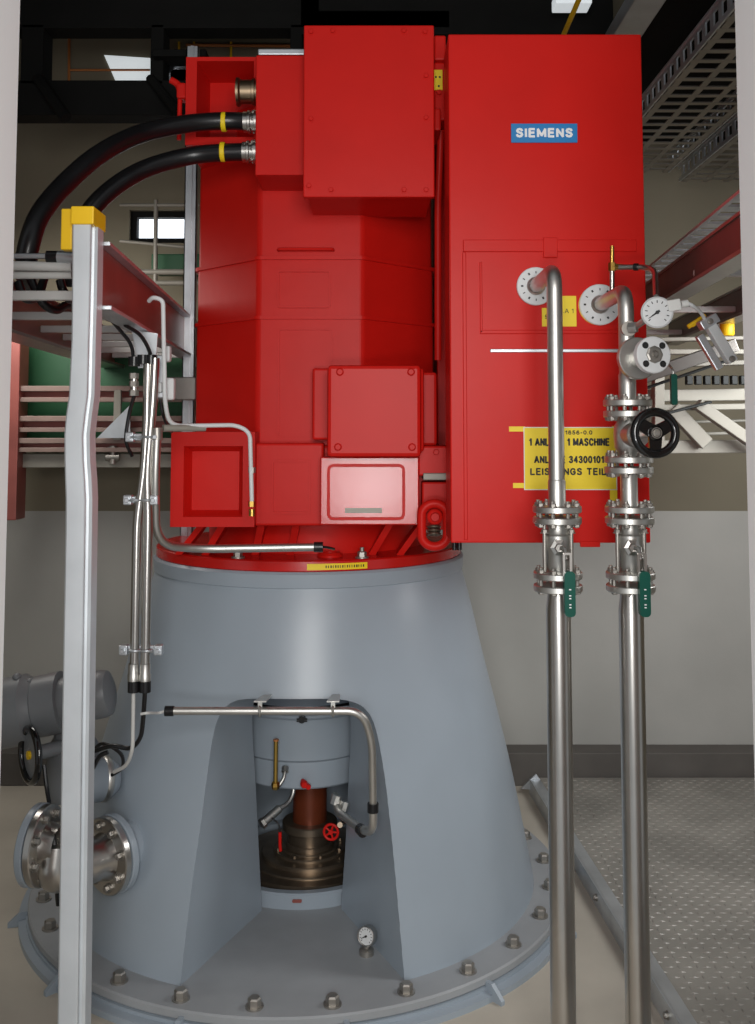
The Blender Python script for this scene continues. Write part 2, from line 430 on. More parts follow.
# base flange, lower ring, lugs, bolts
m = MB(); m.lathe([(0, .032), (.938, .032), (.943, .037), (.943, .055), (.938, .06), (0, .06)], BX, n=128); m.build('base_flange', 'dusty_grey', ped)
m = MB(); m.lathe([(.60, 0), (.972, 0), (.972, .018), (.948, .022), (.948, .032), (.60, .032)], BX, n=128); m.build('foundation_ring', 'grey_paint', ped)
face = math.atan2(-AX.y, -AX.x)
for k in range(26):
    a = face + math.radians(13.846) * (k + .42); d = Vector((math.cos(a), math.sin(a), 0))
    MB().hexbolt(BX + d * .893 + Vector((0, 0, .06)), (0, 0, 1), .019, .027).build('bolt', 'bolt_steel', ped)
for k in range(13):
    a = face + math.radians(27.69) * (k + .28); d = Vector((math.cos(a), math.sin(a), 0)); t = Vector((-d.y, d.x, 0))
    q = BX + d * .93
    MB().prism([q + t * .006, q + d * .075 + t * .006, q + d * .075 + t * .006 + Vector((0, 0, .012)), q + d * .035 + t * .006 + Vector((0, 0, .045)), q + t * .006 + Vector((0, 0, .045))], None, tuple(t * -.014)).build('lug', 'grey_paint', ped)
# neck and top ring
m = MB(); m.lathe([(.556, 1.145), (.568, 1.150), (.570, 1.192), (.563, 1.200), (0, 1.2)], TX, n=128); m.build('neck_ring', 'grey_paint', ped)
# sill plate around the shaft
m = MB(); m.lathe([(.30, .058), (.331, .058), (.331, .104), (.325, .110), (.30, .110)], AX, n=96); m.build('sill_ring', 'grey_paint', ped)
q = at(297, 901, AX.y - .333)
m = MB(); m.rrect(q.x - .016, q.x + .016, q.z - .005, q.z + .005, AX.y - .336, AX.y - .325, .0045); m.build('slot', 'primer_red', ped)

# bearing housing that hangs inside
hs = thing('bearing_housing', AX + Vector((0, 0, .434)), 'grey cylindrical bearing housing above the rusty shaft inside the pedestal opening', 'housing')
m = MB(); m.lathe([(.075, .420), (.245, .420), (.25, .426), (.25, .510), (.262, .520), (.262, .655), (.255, .66), (.255, .668), (.262, .672), (.262, .69), (.2, .69)], AX, n=72); m.build('housing_shell', 'grey_paint', hs)
m = MB(); m.lathe([(.2, .69), (.256, .69), (.256, .702), (.2, .702)], AX, n=64); m.build('seal_ring', 'black_rubber', hs)
m = MB(); m.lathe([(0, .702), (.265, .702), (.265, .79), (0, .79)], AX, n=64); m.build('top_collar', 'shaded_grey_paint', hs)
q = at(302, 719, 3.50)
m = MB(); m.cyl(q + Vector((0, .02, 0)), q + Vector((0, -.012, 0)), .012, 12); m.cyl(q + Vector((-.018, 0, -.004)), q + Vector((.018, 0, -.004)), .006, 10); m.build('plug', 'black_rubber', hs)
# oil sight gauge in brass, left of shaft
sg = thing('sight_gauge', at(276, 786, 3.45), 'brass tube oil level gauge standing upright before the grey housing', 'gauge')
a, b = at(275.5, 785, 3.45), at(276, 741, 3.45)
MB().cyl(a, b, .0075, 14).build('gauge_tube', 'brass', sg)
MB().cyl(b, b + Vector((0, 0, .006)), .0095, 14).build('gauge_cap', 'copper_orange', sg)
MB().lathe([(0, -.012), (.013, -.012), (.015, 0), (.011, .012), (0, .012)], a, (0, -.3, 1), 6, False).build('gauge_fitting', 'brass', sg)
pp = [at(279, 786, 3.47), at(284, 778, 3.48), at(285, 772, 3.49)]
MB().tube(pp, .006, bend=.01).build('gauge_elbow', 'stainless_dull', sg)
MB().tube([pp[-1] + Vector((0, 0, 0)), pp[-1] + Vector((0, .012, .012))], .012).build('elbow_nut', 'stainless_dull', sg)
# red plug / knob at housing bottom
kn = at(304, 784, 3.48)
m = MB(); m.lathe([(0, -.014), (.010, -.014), (.013, -.006), (.013, .004), (.008, .008), (.008, .03), (0, .03)], kn, (-.2, 1, 0), 14)
m.lathe([(0, -.01), (.008, -.01), (.010, 0), (.006, .02), (0, .02)], kn + Vector((.014, 0, -.008)), (-.2, 1, 0), 12)
tag(m.build('red_knob', 'red_paint'), 'small red double knob under the grey housing inside the opening', 'knob')

# shaft with collars
sh = thing('pump_shaft', AX + Vector((0, 0, .06)), 'rust-brown vertical pump shaft rising from stacked dark metal collars', 'shaft')
sx = Vector((-.248, AX.y, 0))
def zc(py, r): return zz(py, AX.y - r)
def ring(r, y0, y1, name, mt='dark_collar', parent=None):
    zb, zt = zc(y1, r), zc(y0, r)
    return MB().lathe([(0, zb), (r - .003, zb), (r, zb + .003), (r, zt - .003), (r - .003, zt), (0, zt)], sx, n=56).build(name, mt, parent or sh)
MB().lathe([(0, .2), (.062, .2), (.062, .45), (0, .45)], sx, n=40).build('shaft', 'rust_shaft', sh)
ring(.100, 830, 838.5, 'split_collar'); ring(.078, 837, 851, 'sleeve'); ring(.088, 849, 858, 'lock_ring'); ring(.104, 856, 862, 'lock_ring')
cl = ring(.132, 861, 868, 'clamp_plate'); zt = zc(861, .132)
for k in range(8):
    an = PI / 8 + k * PI / 4
    MB().hexbolt(sx + Vector((.119 * math.cos(an), .119 * math.sin(an), zt)), (0, 0, 1), .007, .010).build('bolt', 'dark_collar', cl)
MB().box(sx.x - .055, sx.x + .055, sx.y - .165, sx.y - .05, zc(876, .165), zc(868, .165), .004).build('wedge_block', 'bronze', sh)
ring(.175, 869, 880, 'gland_plate'); ring(.222, 879, 889, 'gland_plate')
MB().lathe([(0, .062), (.265, .062), (.265, zc(887, .265)), (.2, zc(886, .265)), (0, zc(886, .265))], sx, n=64).build('seal_flange', 'dark_collar', sh)
# small instruments in the opening: left drain valve with red lever, right red wheel valve
dv = thing('drain_valve', at(272, 820, 3.48), 'small steel valve with a red lever, left of the shaft in the opening', 'valve')
a, b = at(264, 822, 3.46), at(280, 808, 3.50)
MB().cyl(a, b, .014, 14, bev=.003).build('valve_body', 'stainless_dull', dv)
MB().cyl(a, a + (a - b).normalized() * .012, .018, 6).build('valve_nut', 'stainless_dull', dv)
MB().tube([b, at(288, 804, 3.52), at(293, 795, 3.54), at(294, 786, 3.55)], .008, bend=.02).build('valve_tube', 'stainless_dull', dv)
MB().tube([at(272, 818, 3.46), at(279, 824, 3.45), at(280, 834, 3.45)], .003, 8, .01).build('lever_rod', 'black_rubber', dv)
MB().tube([at(280, 832, 3.45), at(280, 845, 3.45), at(280.5, 851, 3.45)], .0055, 8).build('lever_grip', 'red_paint', dv, 'red lever grip')
gv = thing('wheel_valve', at(331, 832, 3.48), 'small red spoked wheel on a thin valve beside the rusty shaft', 'valve')
wc = at(331, 832, 3.47); wd = Vector((-.15, -1, .1)).normalized()
m = MB(); m.torus(wc, wd, .024, .0045, 28, 8); q = wd.to_track_quat('Z', 'Y')
for k in range(5):
    a = 2 * PI * k / 5; m.tube([wc, wc + q @ Vector((.024 * math.cos(a), .024 * math.sin(a), 0))], .0035, 8)
m.lathe([(0, -.006), (.008, -.006), (.008, .006), (0, .006)], wc, wd, 14)
m.build('handwheel', 'red_paint', gv)
MB().tube([wc, at(342, 824, 3.54)], .005).build('spindle', 'stainless_dull', gv)
MB().cyl(at(340, 825, 3.40), at(344, 821, 3.55), .009, 12).build('valve_body', 'dark_collar', gv)

# base flange gauge
pg = thing('floor_gauge', at(366, 952, 3.15), 'small round pressure gauge standing on the pedestal base plate', 'gauge')
c = at(366.5, 936, 3.15); gd = Vector((-.55, -1, .15)).normalized()
MB().lathe([(0, .022), (.026, .022), (.029, .016), (.029, -.006), (.027, -.008), (.025, -.006), (.025, 0), (0, 0)], c, -gd, 32).build('gauge_case', 'stainless', pg)
def dial(c, d, r, parent, needle=210, ticks=12, tick_r=.8):
    f = Vector(d).normalized(); q = f.to_track_quat('Z', 'Y')
    MB().lathe([(0, .001), (r, .001), (r, -.002), (0, -.002)], c, f, 32).build('dial_face', 'dial_white', parent)
    m = MB()
    up = q.inverted() @ Vector((0, 0, 1)); base = math.atan2(up.y, up.x)
    for k in range(ticks):
        a = base + math.radians(135 - 270 * k / (ticks - 1)); e = q @ Vector((math.cos(a), math.sin(a), 0)); t = f.cross(e)
        m.obox(Vector(c) + e * r * tick_r + f * .0013, e, t, f, r * .09, r * .03, .0006)
    m.build('scale_marks', 'ink', parent)
    a = base + math.radians(-needle); e = q @ Vector((math.cos(a), math.sin(a), 0)); t = f.cross(e)
    m = MB(); m.lathe([(0, .004), (r * .13, .004), (r * .13, .001), (0, .001)], c, f, 12)
    o_ = Vector(c) + f * .0025
    m.prism([o_ - e * r * .2 + t * r * .09, o_ - e * r * .2 - t * r * .09, o_ + e * r * .75 - t * r * .015, o_ + e * r * .75 + t * r * .015], None, tuple(f * .0008))
    m.build('needle', 'ink', parent)
dial(c + gd * .003, gd, .0245, pg, 240)
bb = Vector((c.x, c.y + .008, .06))
MB().lathe([(0, 0), (.022, 0), (.022, .014), (.017, .018), (.009, .020), (.009, c.z - .06 - .027), (0, c.z - .06 - .027)], bb, n=20).build('gauge_stem', 'bolt_steel', pg)

# ---------------------------------------------------------------- motor
MX = Vector((-.225, 3.75, 0))
mot = thing('electric_motor', Vector((MX.x, MX.y, 1.2)), 'huge red painted vertical electric motor bolted onto the grey pedestal', 'motor')
RED, RP = 'red_paint', 'red_plate'
m = MB(); m.lathe([(0, 1.2), (.557, 1.2), (.560, 1.203), (.560, 1.232), (.555, 1.236), (0, 1.236)], TX, n=128); fl = m.build('mounting_flange', 'red_gloss', mot)
def octa(W, z0, z1, bev=.012):
    b = bmesh.new(); R = W / 2 / math.cos(PI / 8); vs = []
    for z in (z0, z1):
        for k in range(8):
            a = PI / 8 + k * PI / 4; vs.append(b.verts.new((MX.x + R * math.cos(a), MX.y + R * math.sin(a), z)))
    b.faces.new(vs[:8][::-1]); b.faces.new(vs[8:])
    for k in range(8): b.faces.new((vs[k], vs[(k + 1) % 8], vs[8 + (k + 1) % 8], vs[8 + k]))
    if bev: bmesh.ops.bevel(b, geom=[e for e in b.edges if abs(e.verts[0].co.z - e.verts[1].co.z) > .01], offset=bev, segments=4, affect='EDGES', profile=.5)
    return b
ZS1, ZS2 = zz(317.5, MX.y - .425), zz(258, MX.y - .425)
m = MB(); m.bm(octa(.85, 1.55, ZS1)); m.bm(octa(.846, ZS1, ZS2)); m.bm(octa(.840, ZS2, 2.76)); m.build('motor_body', RED, mot)
for z in (ZS2, ZS1): MB().bm(octa(.866, z - .006, z + .006)).build('seam_rib', RED, mot)
FY = MX.y - .425
# raised panels on front face
def panel(x0, x1, y0, y1, Y, parent, name='raised_panel', th=.005, rad=.012, mt=RED, hole=.007):
    p, q = at(x0, y1, Y), at(x1, y0, Y)
    m = MB(); m.rrect(p.x, q.x, p.z, q.z, Y - th, Y + .004, rad, hole); return m.build(name, mt, parent)
panel(277, 331, 270, 308, FY, mot); panel(277, 333, 328, 436, FY, mot)
p, q = at(278, 249, FY - .02), at(333, 249, FY - .02)
MB().tube([p + Vector((0, .03, 0)), p, q, q + Vector((0, .03, 0))], .005, 8, .012).build('handle', RED, mot)
# lower end-shield : left block, middle, right plate
def pxbox(x0, x1, y0, y1, Y, Yb, bev=.006):
    p, q = at(x0, y1, Y), at(x1, y0, Y); return MB().box(p.x, q.x, Y, Yb, p.z, q.z, bev)
z0 = zz(525, 3.22)
m = MB(); m.box(-.62, .195, 3.30, 4.15, z0 + .004, 1.60, .01); m.build('end_shield', RED, mot)
def recess(x0, x1, y0, y1, Y, dep, l, r, t, b, name):
    p, q = at(x0, y1, Y), at(x1, y0, Y); a, d = at(x0 + l, y1 - b, Y), at(x1 - r, y0 + t, Y)
    m = MB(); X0, X1, Z0, Z1 = p.x, q.x, p.z, q.z; x0, x1, z0_, z1 = a.x, d.x, a.z, d.z; i = .018
    o = [(X0, Z0), (X1, Z0), (X1, Z1), (X0, Z1)]; n_ = [(x0, z0_), (x1, z0_), (x1, z1), (x0, z1)]; k_ = [(x0 + i, z0_ + i), (x1 - i, z0_ + i), (x1 - i, z1 - i), (x0 + i, z1 - i)]
    vs = [(x, Y, z) for x, z in o] + [(x, Y, z) for x, z in n_] + [(x, Y + dep, z) for x, z in k_] + [(x, Y + .45, z) for x, z in o]
    fs = [[8, 9, 10, 11], [12, 15, 14, 13]]
    for k in range(4):
        j = (k + 1) % 4; fs += [[k, j, 4 + j, 4 + k], [4 + k, 4 + j, 8 + j, 8 + k], [j, k, 12 + k, 12 + j]]
    m.add(vs, fs); return m
recess(170, 255, 432, 527, 3.20, .05, 13, 12, 14, 10, 'side_block').build('side_block', RED, mot)
pxbox(254, 324, 443, 526, 3.25, 3.5, .008).build('centre_block', RED, mot)
panel(271, 311, 460, 514, 3.25, mot, rad=.008)
pxbox(320, 419, 457, 525, 3.18, 3.5, .004).build('front_plate', 'red_gloss', mot)
panel(327, 405, 464, 520, 3.18, mot, 'cover_frame', .010, .02, RED, .009)
p, q = at(345, 513, 3.18), at(382, 508, 3.18)
MB().box(p.x, q.x, 3.1785, 3.182, p.z, q.z).build('label_strip', 'rail_beige', mot, 'faded cream label strip')
# small terminal box in front
tb = pxbox(327, 421, 365, 457, 3.10, 3.15, .012).build('terminal_box_cover', RP, mot)
for x, y in ((340, 372), (411, 372), (338, 447), (412, 447)):
    c = at(x, y, 3.10); MB().lathe([(.012, .002), (.012, -.006), (.008, -.010), (0, -.010)], c, (0, 1, 0), 14).build('screw', RED, tb)
pxbox(330, 424, 368, 452, 3.15, 3.5, .01).build('terminal_box', RED, mot)
pxbox(400, 437, 372, 446, 3.27, 3.55, .01).build('side_housing', RED, mot)
pxbox(312, 331, 368, 440, 3.25, 3.55, .008).build('box_bracket', RED, mot)
# bracket with hoist link at the lower right
pxbox(418, 450, 446, 476, 3.2, 3.45, .006).build('lug_bracket', RED, mot)
pxbox(422, 449, 482, 530, 3.22, 3.45, .006).build('lug_block', RED, mot)
c = at(436, 452, 3.2); MB().hexbolt(c, (0, -1, 0), .010, .014).build('bolt', RED, mot)
p, q = at(423, 480, 3.2), at(450, 473, 3.2)
MB().box(p.x, q.x, 3.19,3.45, p.z, q.z, .003).build('spacer', 'rail_beige', mot)
lc = at(434.5, 525, 3.13)
m = MB(); sec = []; 
ring = []
for k in range(40):
    a = 2 * PI * k / 40; ring.append(Vector((lc.x + .040 * math.cos(a), 3.13, lc.z + .030 * (1 if math.sin(a) > 0 else -1) * (abs(math.sin(a)) > 1e-6) + .036 * math.sin(a))))
ring.append(ring[0]); m.tube(ring, .0145, 12, caps=False); m.build('lifting_link', RED, mot)
c = at(435, 517, 3.12)
MB().lathe([(0, -.01), (.012, -.01), (.014, -.004), (.014, 0), (.020, .002), (.024, .006), (.024, .016), (.018, .018), (.018, .08), (0, .08)], c, (0, 1, 0), 24).build('link_pin', RED, mot)
c2 = at(434, 531, 3.15)
m = MB()
for k in range(3): m.torus(c2 + Vector((0, .004, .012 - .011 * k)), (0, .25, 1), .018, .0045, 24, 8)
m.build('spring', 'dark_collar', mot)
# pedestal stool between flange and end shield, with ribs, hole ring, nuts
MB().lathe([(.40, 1.236), (.40, 1.36)], MX + Vector((0, .03, 0)), n=48).build('stool', RED, mot)
for x0, x1 in ((178, 205), (205, 225), (255, 262), (290, 297), (372, 392), (400, 425)):
    a, b = at(x0, 553, 3.36), at(x1, 530, 3.32); a.z = 1.236; b.z = z0 + .005
    m = MB(); m.prism([(a.x - .012, a.y, a.z), (a.x + .012, a.y, a.z), (b.x + .012, b.y, b.z), (b.x - .012, b.y, b.z)], None, (0, .12, 0)); m.build('stool_rib', RED, mot)
c = at(330, 552, 3.32); c.z = 1.236
MB().lathe([(.022, 0), (.042, 0), (.042, .006), (.034, .014), (.026, .014), (.022, .004), (.022, 0)], c, n=32).build('hole_boss', RED, mot)
for x in (238, 362):
    c = at(x, 556, 3.28); c.z = 1.236
    m = MB(); m.lathe([(0, 0), (.022, 0), (.022, .005), (0, .005)], c, n=18); m.hexbolt(c, (0, 0, 1), .015, .022); m.cyl(c, c + Vector((0, 0, .034)), .007, 10); m.build('flange_nut', 'bolt_steel', mot)
# curved yellow label strip on the flange rim
m = MB(); r = .5615; vs = []
a0 = math.atan2(at(307, 566, 3.21).y - TX.y, at(307, 566, 3.21).x - TX.x); a1 = math.atan2(at(373, 566, 3.21).y - TX.y, at(373, 566, 3.21).x - TX.x)
for k in range(13):
    a = a0 + (a1 - a0) * k / 12; vs += [(TX.x + r * math.cos(a), TX.y + r * math.sin(a), 1.206), (TX.x + r * math.cos(a), TX.y + r * math.sin(a), 1.226)]
m.add(vs, [[2 * k, 2 * k + 2, 2 * k + 3, 2 * k + 1] for k in range(12)]); m.build('rim_label', 'yellow_sign', fl)
m = MB()
for k in range(17):
    a = a0 + (a1 - a0) * (.30 + .66 * k / 17); b_ = a + (a1 - a0) * (.012 + .016 * random.random()); R2 = r + .0006
    m.add([(TX.x + R2 * math.cos(a), TX.y + R2 * math.sin(a), 1.212), (TX.x + R2 * math.cos(b_), TX.y + R2 * math.sin(b_), 1.212), (TX.x + R2 * math.cos(b_), TX.y + R2 * math.sin(b_), 1.220), (TX.x + R2 * math.cos(a), TX.y + R2 * math.sin(a), 1.220)], [[0, 1, 2, 3]])
m.build('rim_print', 'ink', fl)
# top: big main terminal cover
AYF = 3.02
tc_ = pxbox(303, 434, 25, 197, AYF, AYF + .03, .004).build('main_cover', RP, mot)
for x, y in ((311, 32), (333, 31), (404, 31), (425, 32), (426, 76), (426, 118), (311, 119), (309, 186), (331, 190), (404, 190), (426, 190)):
    MB().hexbolt(at(x, y, AYF), (0, -1, 0), .008, .008).build('cover_bolt', RED, tc_)
pxbox(307, 431, 30, 196, AYF + .03, 3.36, .004).build('main_terminal_box', RED, mot)
pxbox(255, 310, 55, 175, 3.12, 3.5, .004).build('cable_box', RED, mot)
p, q = at(257, 56, 3.13), at(306, 46, 3.13)
MB().box(p.x, q.x, 3.15, 3.45, p.z + .012, q.z, .004).build('box_lid', 'galvanised', mot, 'bare metal lid plate')
recess(185, 258, 57, 145, 3.26, .16, 11, 4, 4, 8, 'hood').build('cable_hood', RED, mot)
c, d = at(237, 92, 3.22), at(257, 92, 3.22)
m = MB(); m.lathe([(.030, 0), (.047, 0), (.047, .008), (.040, .014), (.040, .05), (.044, .052), (.044, .06), (.040, .062), (.040, .075), (0, .075)], c, (1, 0, 0), 28); m.build('entry_pipe', 'bronze', mot)
# latch on the left side of hood
lt = pxbox(176, 186, 82, 98, 3.28, 3.34, .008).build('latch', RED, mot)
MB().tube([at(171, 80, 3.3), at(178, 84, 3.3), at(182, 95, 3.3)], .012, 10, .01).build('latch_arm', RED, lt)
MB().tube([at(180, 95, 3.3), at(179, 140, 3.3)], .008, 10).build('latch_rod', RED, lt)
# right side of main terminal box: brackets + yellow tag
pxbox(434, 446, 35, 60, 3.1, 3.3, .006).build('hinge_bracket', RED, mot)
yb = pxbox(434, 447, 62, 120, 3.12, 3.3, .006).build('hinge_plate', RED, mot)
pxbox(434, 441, 108, 130, 3.08, 3.25, .006).build('hinge_block', RED, mot)
MB().hexbolt(at(439, 93, 3.12), (0, -1, 0), .009, .012).build('bolt', RED, yb)
p, q = at(434, 90, 3.115), at(442.5, 70, 3.115)
MB().box(p.x, q.x, 3.112, 3.12, p.z, q.z, .001).build('tag_plate', 'yellow_sign', yb, 'small yellow tag plate')
m = MB()
for y_, x_ in ((77, 435), (77, 439), (86, 438)):
    c = at(x_ + .8, y_, 3.111); m.box(c.x - .003, c.x + .003, 3.1112, 3.1125, c.z - .003, c.z + .003)
m.build('tag_print', 'ink', yb)
m = MB(); m.tube([at(441, 130, 3.2), at(438, 200, 3.25), at(438, 360, 3.3)], .012, 10); m.build('drain_tube', RED, mot)

# ---------------------------------------------------------------- cooler cabinet
CY = 2.8
cab = thing('cooler_cabinet', at(548, 543, CY) + Vector((0, .3, 0)), 'tall flat red cooler cabinet on the right side of the motor, carrying a blue sign', 'cabinet')
p, q = at(451.5, 543, CY), at(641, 32, CY); X0, X1, Z0, Z1 = p.x, xx(646, CY, 290), p.z, zz(34, CY)
X0 = xx(449.5, CY, 290)
MB().box(X0, X1, CY, 2.99, Z0, Z1, .004).build('cabinet_front', RP, cab)
MB().box(X0 + .045, X1 - .004, 2.99, 3.6, Z0 + .004, Z1 - .004, .004).build('cabinet_shell', RP, cab)
MB().box(.215, .60, 3.6, 4.15, Z0 + .08, Z1 - .06, .004).build('air_duct', 'red_paint', cab)
def hb(x0, x1, y0, y1, th, name, mt=RP, bev=.002):
    p, q = at(x0, y1, CY), at(x1, y0, CY); return MB().box(p.x, q.x, CY - th, CY + .003, p.z, q.z, bev).build(name, mt, cab)
hb(463, 636, 240, 252, .006, 'cover_rib'); hb(480, 630, 330, 334, .004, 'cover_rib')
hb(490, 622, 349, 352.5, .004, 'cover_lip', 'galvanised')
hb(543, 557, 238, 258, .008, 'rib_clip')
hb(464, 466, 252, 540, .003, 'seam')
hb(480, 482, 262, 333, .004, 'seam')
hb(580, 600, 541, 547, .004, 'drain_tab')
m = MB()
for x in (455, 460):
    c = at(x, 548, 2.9); m.cyl(c + Vector((0, .02, .02)), c + Vector((0, .02, -.008)), .007, 10)
m.build('cabinet_stud', 'black_rubber', cab)
# blue nameplate
p, q = at(511, 143, CY), at(577, 124, CY)
np_ = MB().box(p.x, q.x, CY - .005, CY, p.z, q.z, .001).build('nameplate', 'sign_blue', cab, 'blue nameplate with white lettering SIEMENS')
lettering('SIEMENS', (p.x + q.x) / 2, (p.z + q.z) / 2 + .0005, CY - .005, (q.x - p.x) * .86, (q.z - p.z) * .50, 'white_letter', np_, .24)
# large yellow sign
p, q = at(524, 490, CY), at(616, 427, CY)
sg_ = MB().box(p.x, q.x, CY - .003, CY, p.z, q.z).build('machine_sign', 'white_card', cab, 'yellow laminated sign with black text about machine numbers')
MB().box(p.x + .0025, q.x - .0025, CY - .004, CY - .002, p.z + .0025, q.z - .0025).build('sign_face', 'yellow_sign', sg_)
def sl(s, x0, x1, y, h, bold=.215):
    a = at(x0, y, CY); b = at(x1, y, CY); lettering(s, (a.x + b.x) / 2, a.z, CY - .004, b.x - a.x, h * CY / 1000, 'ink', sg_, bold)
sl('KAT1656-0.0', 551, 592, 432.5, 4.2, .20)
sl('1 ANLAGE 1 MASCHINE', 529, 609, 442, 8)
sl('ANLAGE 34300101', 534, 603.5, 459.5, 7.5); sl('LEISTUNGS TEIL', 530, 606, 471.5, 7.2)
for x0, x1, y0, y1 in ((509, 525, 426.5, 431.5), (612, 619, 426, 431), (513, 525, 483, 488), (610, 617, 489, 501)): hb(x0, x1, y0, y1, .0015, 'adhesive_tape', 'yellow_sign', 0)
# small yellow label + disc behind the second pipe flange
hb(557, 576, 296, 326.5, .002, 'number_label', 'yellow_sign', 0); hb(542, 557, 308, 326.5, .002, 'number_label', 'yellow_sign', 0)
a = at(567, 311, CY); lettering('1.A 1', a.x, a.z, CY - .002, .036, .013, 'ink', cab, .12)
a = at(546, 317, CY); lettering('5', a.x, a.z, CY - .002, .006, .012, 'ink', cab, .14)
c = at(598, 305.5, CY); MB().lathe([(0, 0), (.056, 0), (.056, -.004), (0, -.004)], c, (0, 1, 0), 36).build('backing_disc', 'yellow_plastic', cab)

# ---------------------------------------------------------------- cooling pipes
PY = 2.5
def flange_disc(x, z, parent, r=.060, th=.016, y=PY, mt='stainless_dull'):
    return MB().lathe([(0, -th / 2), (r - .002, -th / 2), (r, -th / 2 + .002), (r, th / 2 - .002), (r - .002, th / 2), (0, th / 2)], (x, y, z), n=40).build('flange', mt, parent)
def flange_bolts(x, z, span, parent, n=8, R=.048, y=PY):
    for k in range(n):
        a = 2 * PI * (k + .5) / n; c = Vector((x + R * math.cos(a), y + R * math.sin(a), z))
        m = MB(); m.cyl(c + Vector((0, 0, -span / 2 - .010)), c + Vector((0, 0, span / 2 + .014)), .005, 8)
        m.hexbolt(c + Vector((0, 0, span / 2)), (0, 0, 1), .0085, .009); m.hexbolt(c + Vector((0, 0, -span / 2)), (0, 0, -1), .0085, .009)
        m.build('bolt', 'bolt_steel', parent)
def ball_valve(x, yt, yb, label):
    zt, zb = zz(yt, PY), zz(yb, PY); zm = (zt + zb) / 2
    t = thing('ball_valve', (x, PY, zb), label, 'valve', 'ball valves on the cooling pipes')
    f1 = flange_disc(x, zt, t); f2 = flange_disc(x, zb, t)
    m = MB(); m.lathe([(.024, zb), (.026, zb + .012), (.030, zb + .022), (.030, zm - .008), (.033, zm - .004), (.033, zm + .03), (.028, zm + .036), (.026, zt - .01), (.026, zt)], (x, PY, 0), n=28); m.build('valve_body', 'stainless_dull', t)
    m = MB(); m.lathe([(0, .0), (.019, .0), (.021, .004), (.021, .012), (.012, .015), (.010, .022), (0, .022)], (x - .004, PY - .030, zm + .004), (0, -1, 0), 6, False); m.build('valve_bonnet', 'stainless', t)
    for sx_ in (-.034, .032):
        m = MB(); m.cyl((x + sx_, PY - .012, zb + .01), (x + sx_, PY - .012, zt - .01), .005, 10)
        m.hexbolt((x + sx_, PY - .012, zm + .036), (0, 0, 1), .008, .010); m.build('tie_rod', 'bolt_steel', t)
    z1 = zz(553, PY); m = MB(); px_ = x + .013
    m.tube([(x, PY - .048, zm + .004), (x + .008, PY - .056, zm + .002), (px_ - .004, PY - .066, zm - .022)], .007, 10)
    m.rrect(px_ - .014, px_ + .008, zz(573, PY), zm - .004, PY - .074, PY - .069, .006, .0055)
    lv = m.build('lever', 'stainless', t)
    m = MB(); zg0, zg1 = zz(611, PY), zz(567, PY); m.rrect(px_ - .012, px_ + .014, zg0, zg1, PY - .082, PY - .062, .010); m.build('grip', 'green_grip', lv, 'green plastic grip')
    text('II II I', px_ + .001, (zg0 + zg1) / 2 - .01, PY - .082, .045, .005, 'white_letter', lv, name='grip_print', rot=-PI / 2)
    return t
def pipe_run(xp, DR, disc_px, top_px, joints, label, low_y):
    x = xp; t = thing('cooling_pipe', (x, PY, 0), label, 'pipe', 'stainless cooling water pipes')
    c = at(*disc_px, CY - .012); ztop = c.z
    seg = [(joints[0][0], 'top')]
    m = MB(); zt_end = zz(joints[0][0], PY)
    m.tube([(x, CY, ztop), (x, PY, ztop), (x, PY, zt_end)], .0195, 24, .055, seg=10)
    m.build('upper_pipe', 'stainless_dull', t)
    m = MB(); z_ = zz(joints[0][0] - 28, PY); m.lathe([(.0195, z_ + .004), (.0215, z_), (.0215, zt_end)], (x, PY, 0), n=24); m.build('weld_neck', 'stainless_dull', t)
    m = MB(); m.lathe([(0, 0), (DR - .002, 0), (DR, -.002), (DR, -.010), (DR - .002, -.012), (0, -.012)], (x, CY - .0, ztop), (0, 1, 0), 40); d = m.build('wall_flange', 'dial_white', t)
    m = MB()
    for k in range(11):
        a = math.radians(30 + 30 * k); e = Vector((math.cos(a), 0, math.sin(a))); 
        m.obox(Vector((x, CY - .0122, ztop)) + e * (DR - .015), e, (0, 1, 0), (-e.z, 0, e.x), .0032, .0006, .0013 + .0012 * (k % 2))
    m.build('stamped_marks', 'ink', d)
    m = MB(); m.lathe([(.0195, 0), (.026, 0), (.026, -.004), (.021, -.010)], (x, CY - .012, ztop), (0, 1, 0), 28); m.build('weld_collar', 'stainless_dull', t)
    zl_ = zz(low_y, PY)
    m = MB(); m.lathe([(0, 0), (.0305, 0), (.0305, zl_ - .06), (.026, zl_ - .02), (.026, zl_), (0, zl_)], (x, PY, 0), n=32); m.build('lower_pipe', 'stainless', t)
    f = flange_disc(x, zl_ - .004, t)
    flange_bolts(x, (zl_ + zz(low_y - 10.5, PY)) / 2, .042, f)
    f = flange_disc(x, zt_end, t)
    flange_bolts(x, (zt_end + zz(joints[0][0] + 11, PY)) / 2, .042, f)
    return t
PX1 = xx(557, PY, 500); PX2 = xx(631, PY, 600)
pipe1 = pipe_run(PX1, .054, (532, 286), 0, [(509, 0)], 'left of the two upright stainless pipes, with one flanged valve and plain riser', 586)
bv1 = ball_valve(PX1, 520, 575, 'ball valve with green lever on the left stainless pipe')
pipe2 = pipe_run(PX2, .058, (603, 304.5), 0, [(403, 0)], 'right of the two upright stainless pipes, below the black handwheel and dial gauge', 586)
bv2 = ball_valve(PX2, 520, 575, 'ball valve with green lever on the right stainless pipe under the black handwheel')
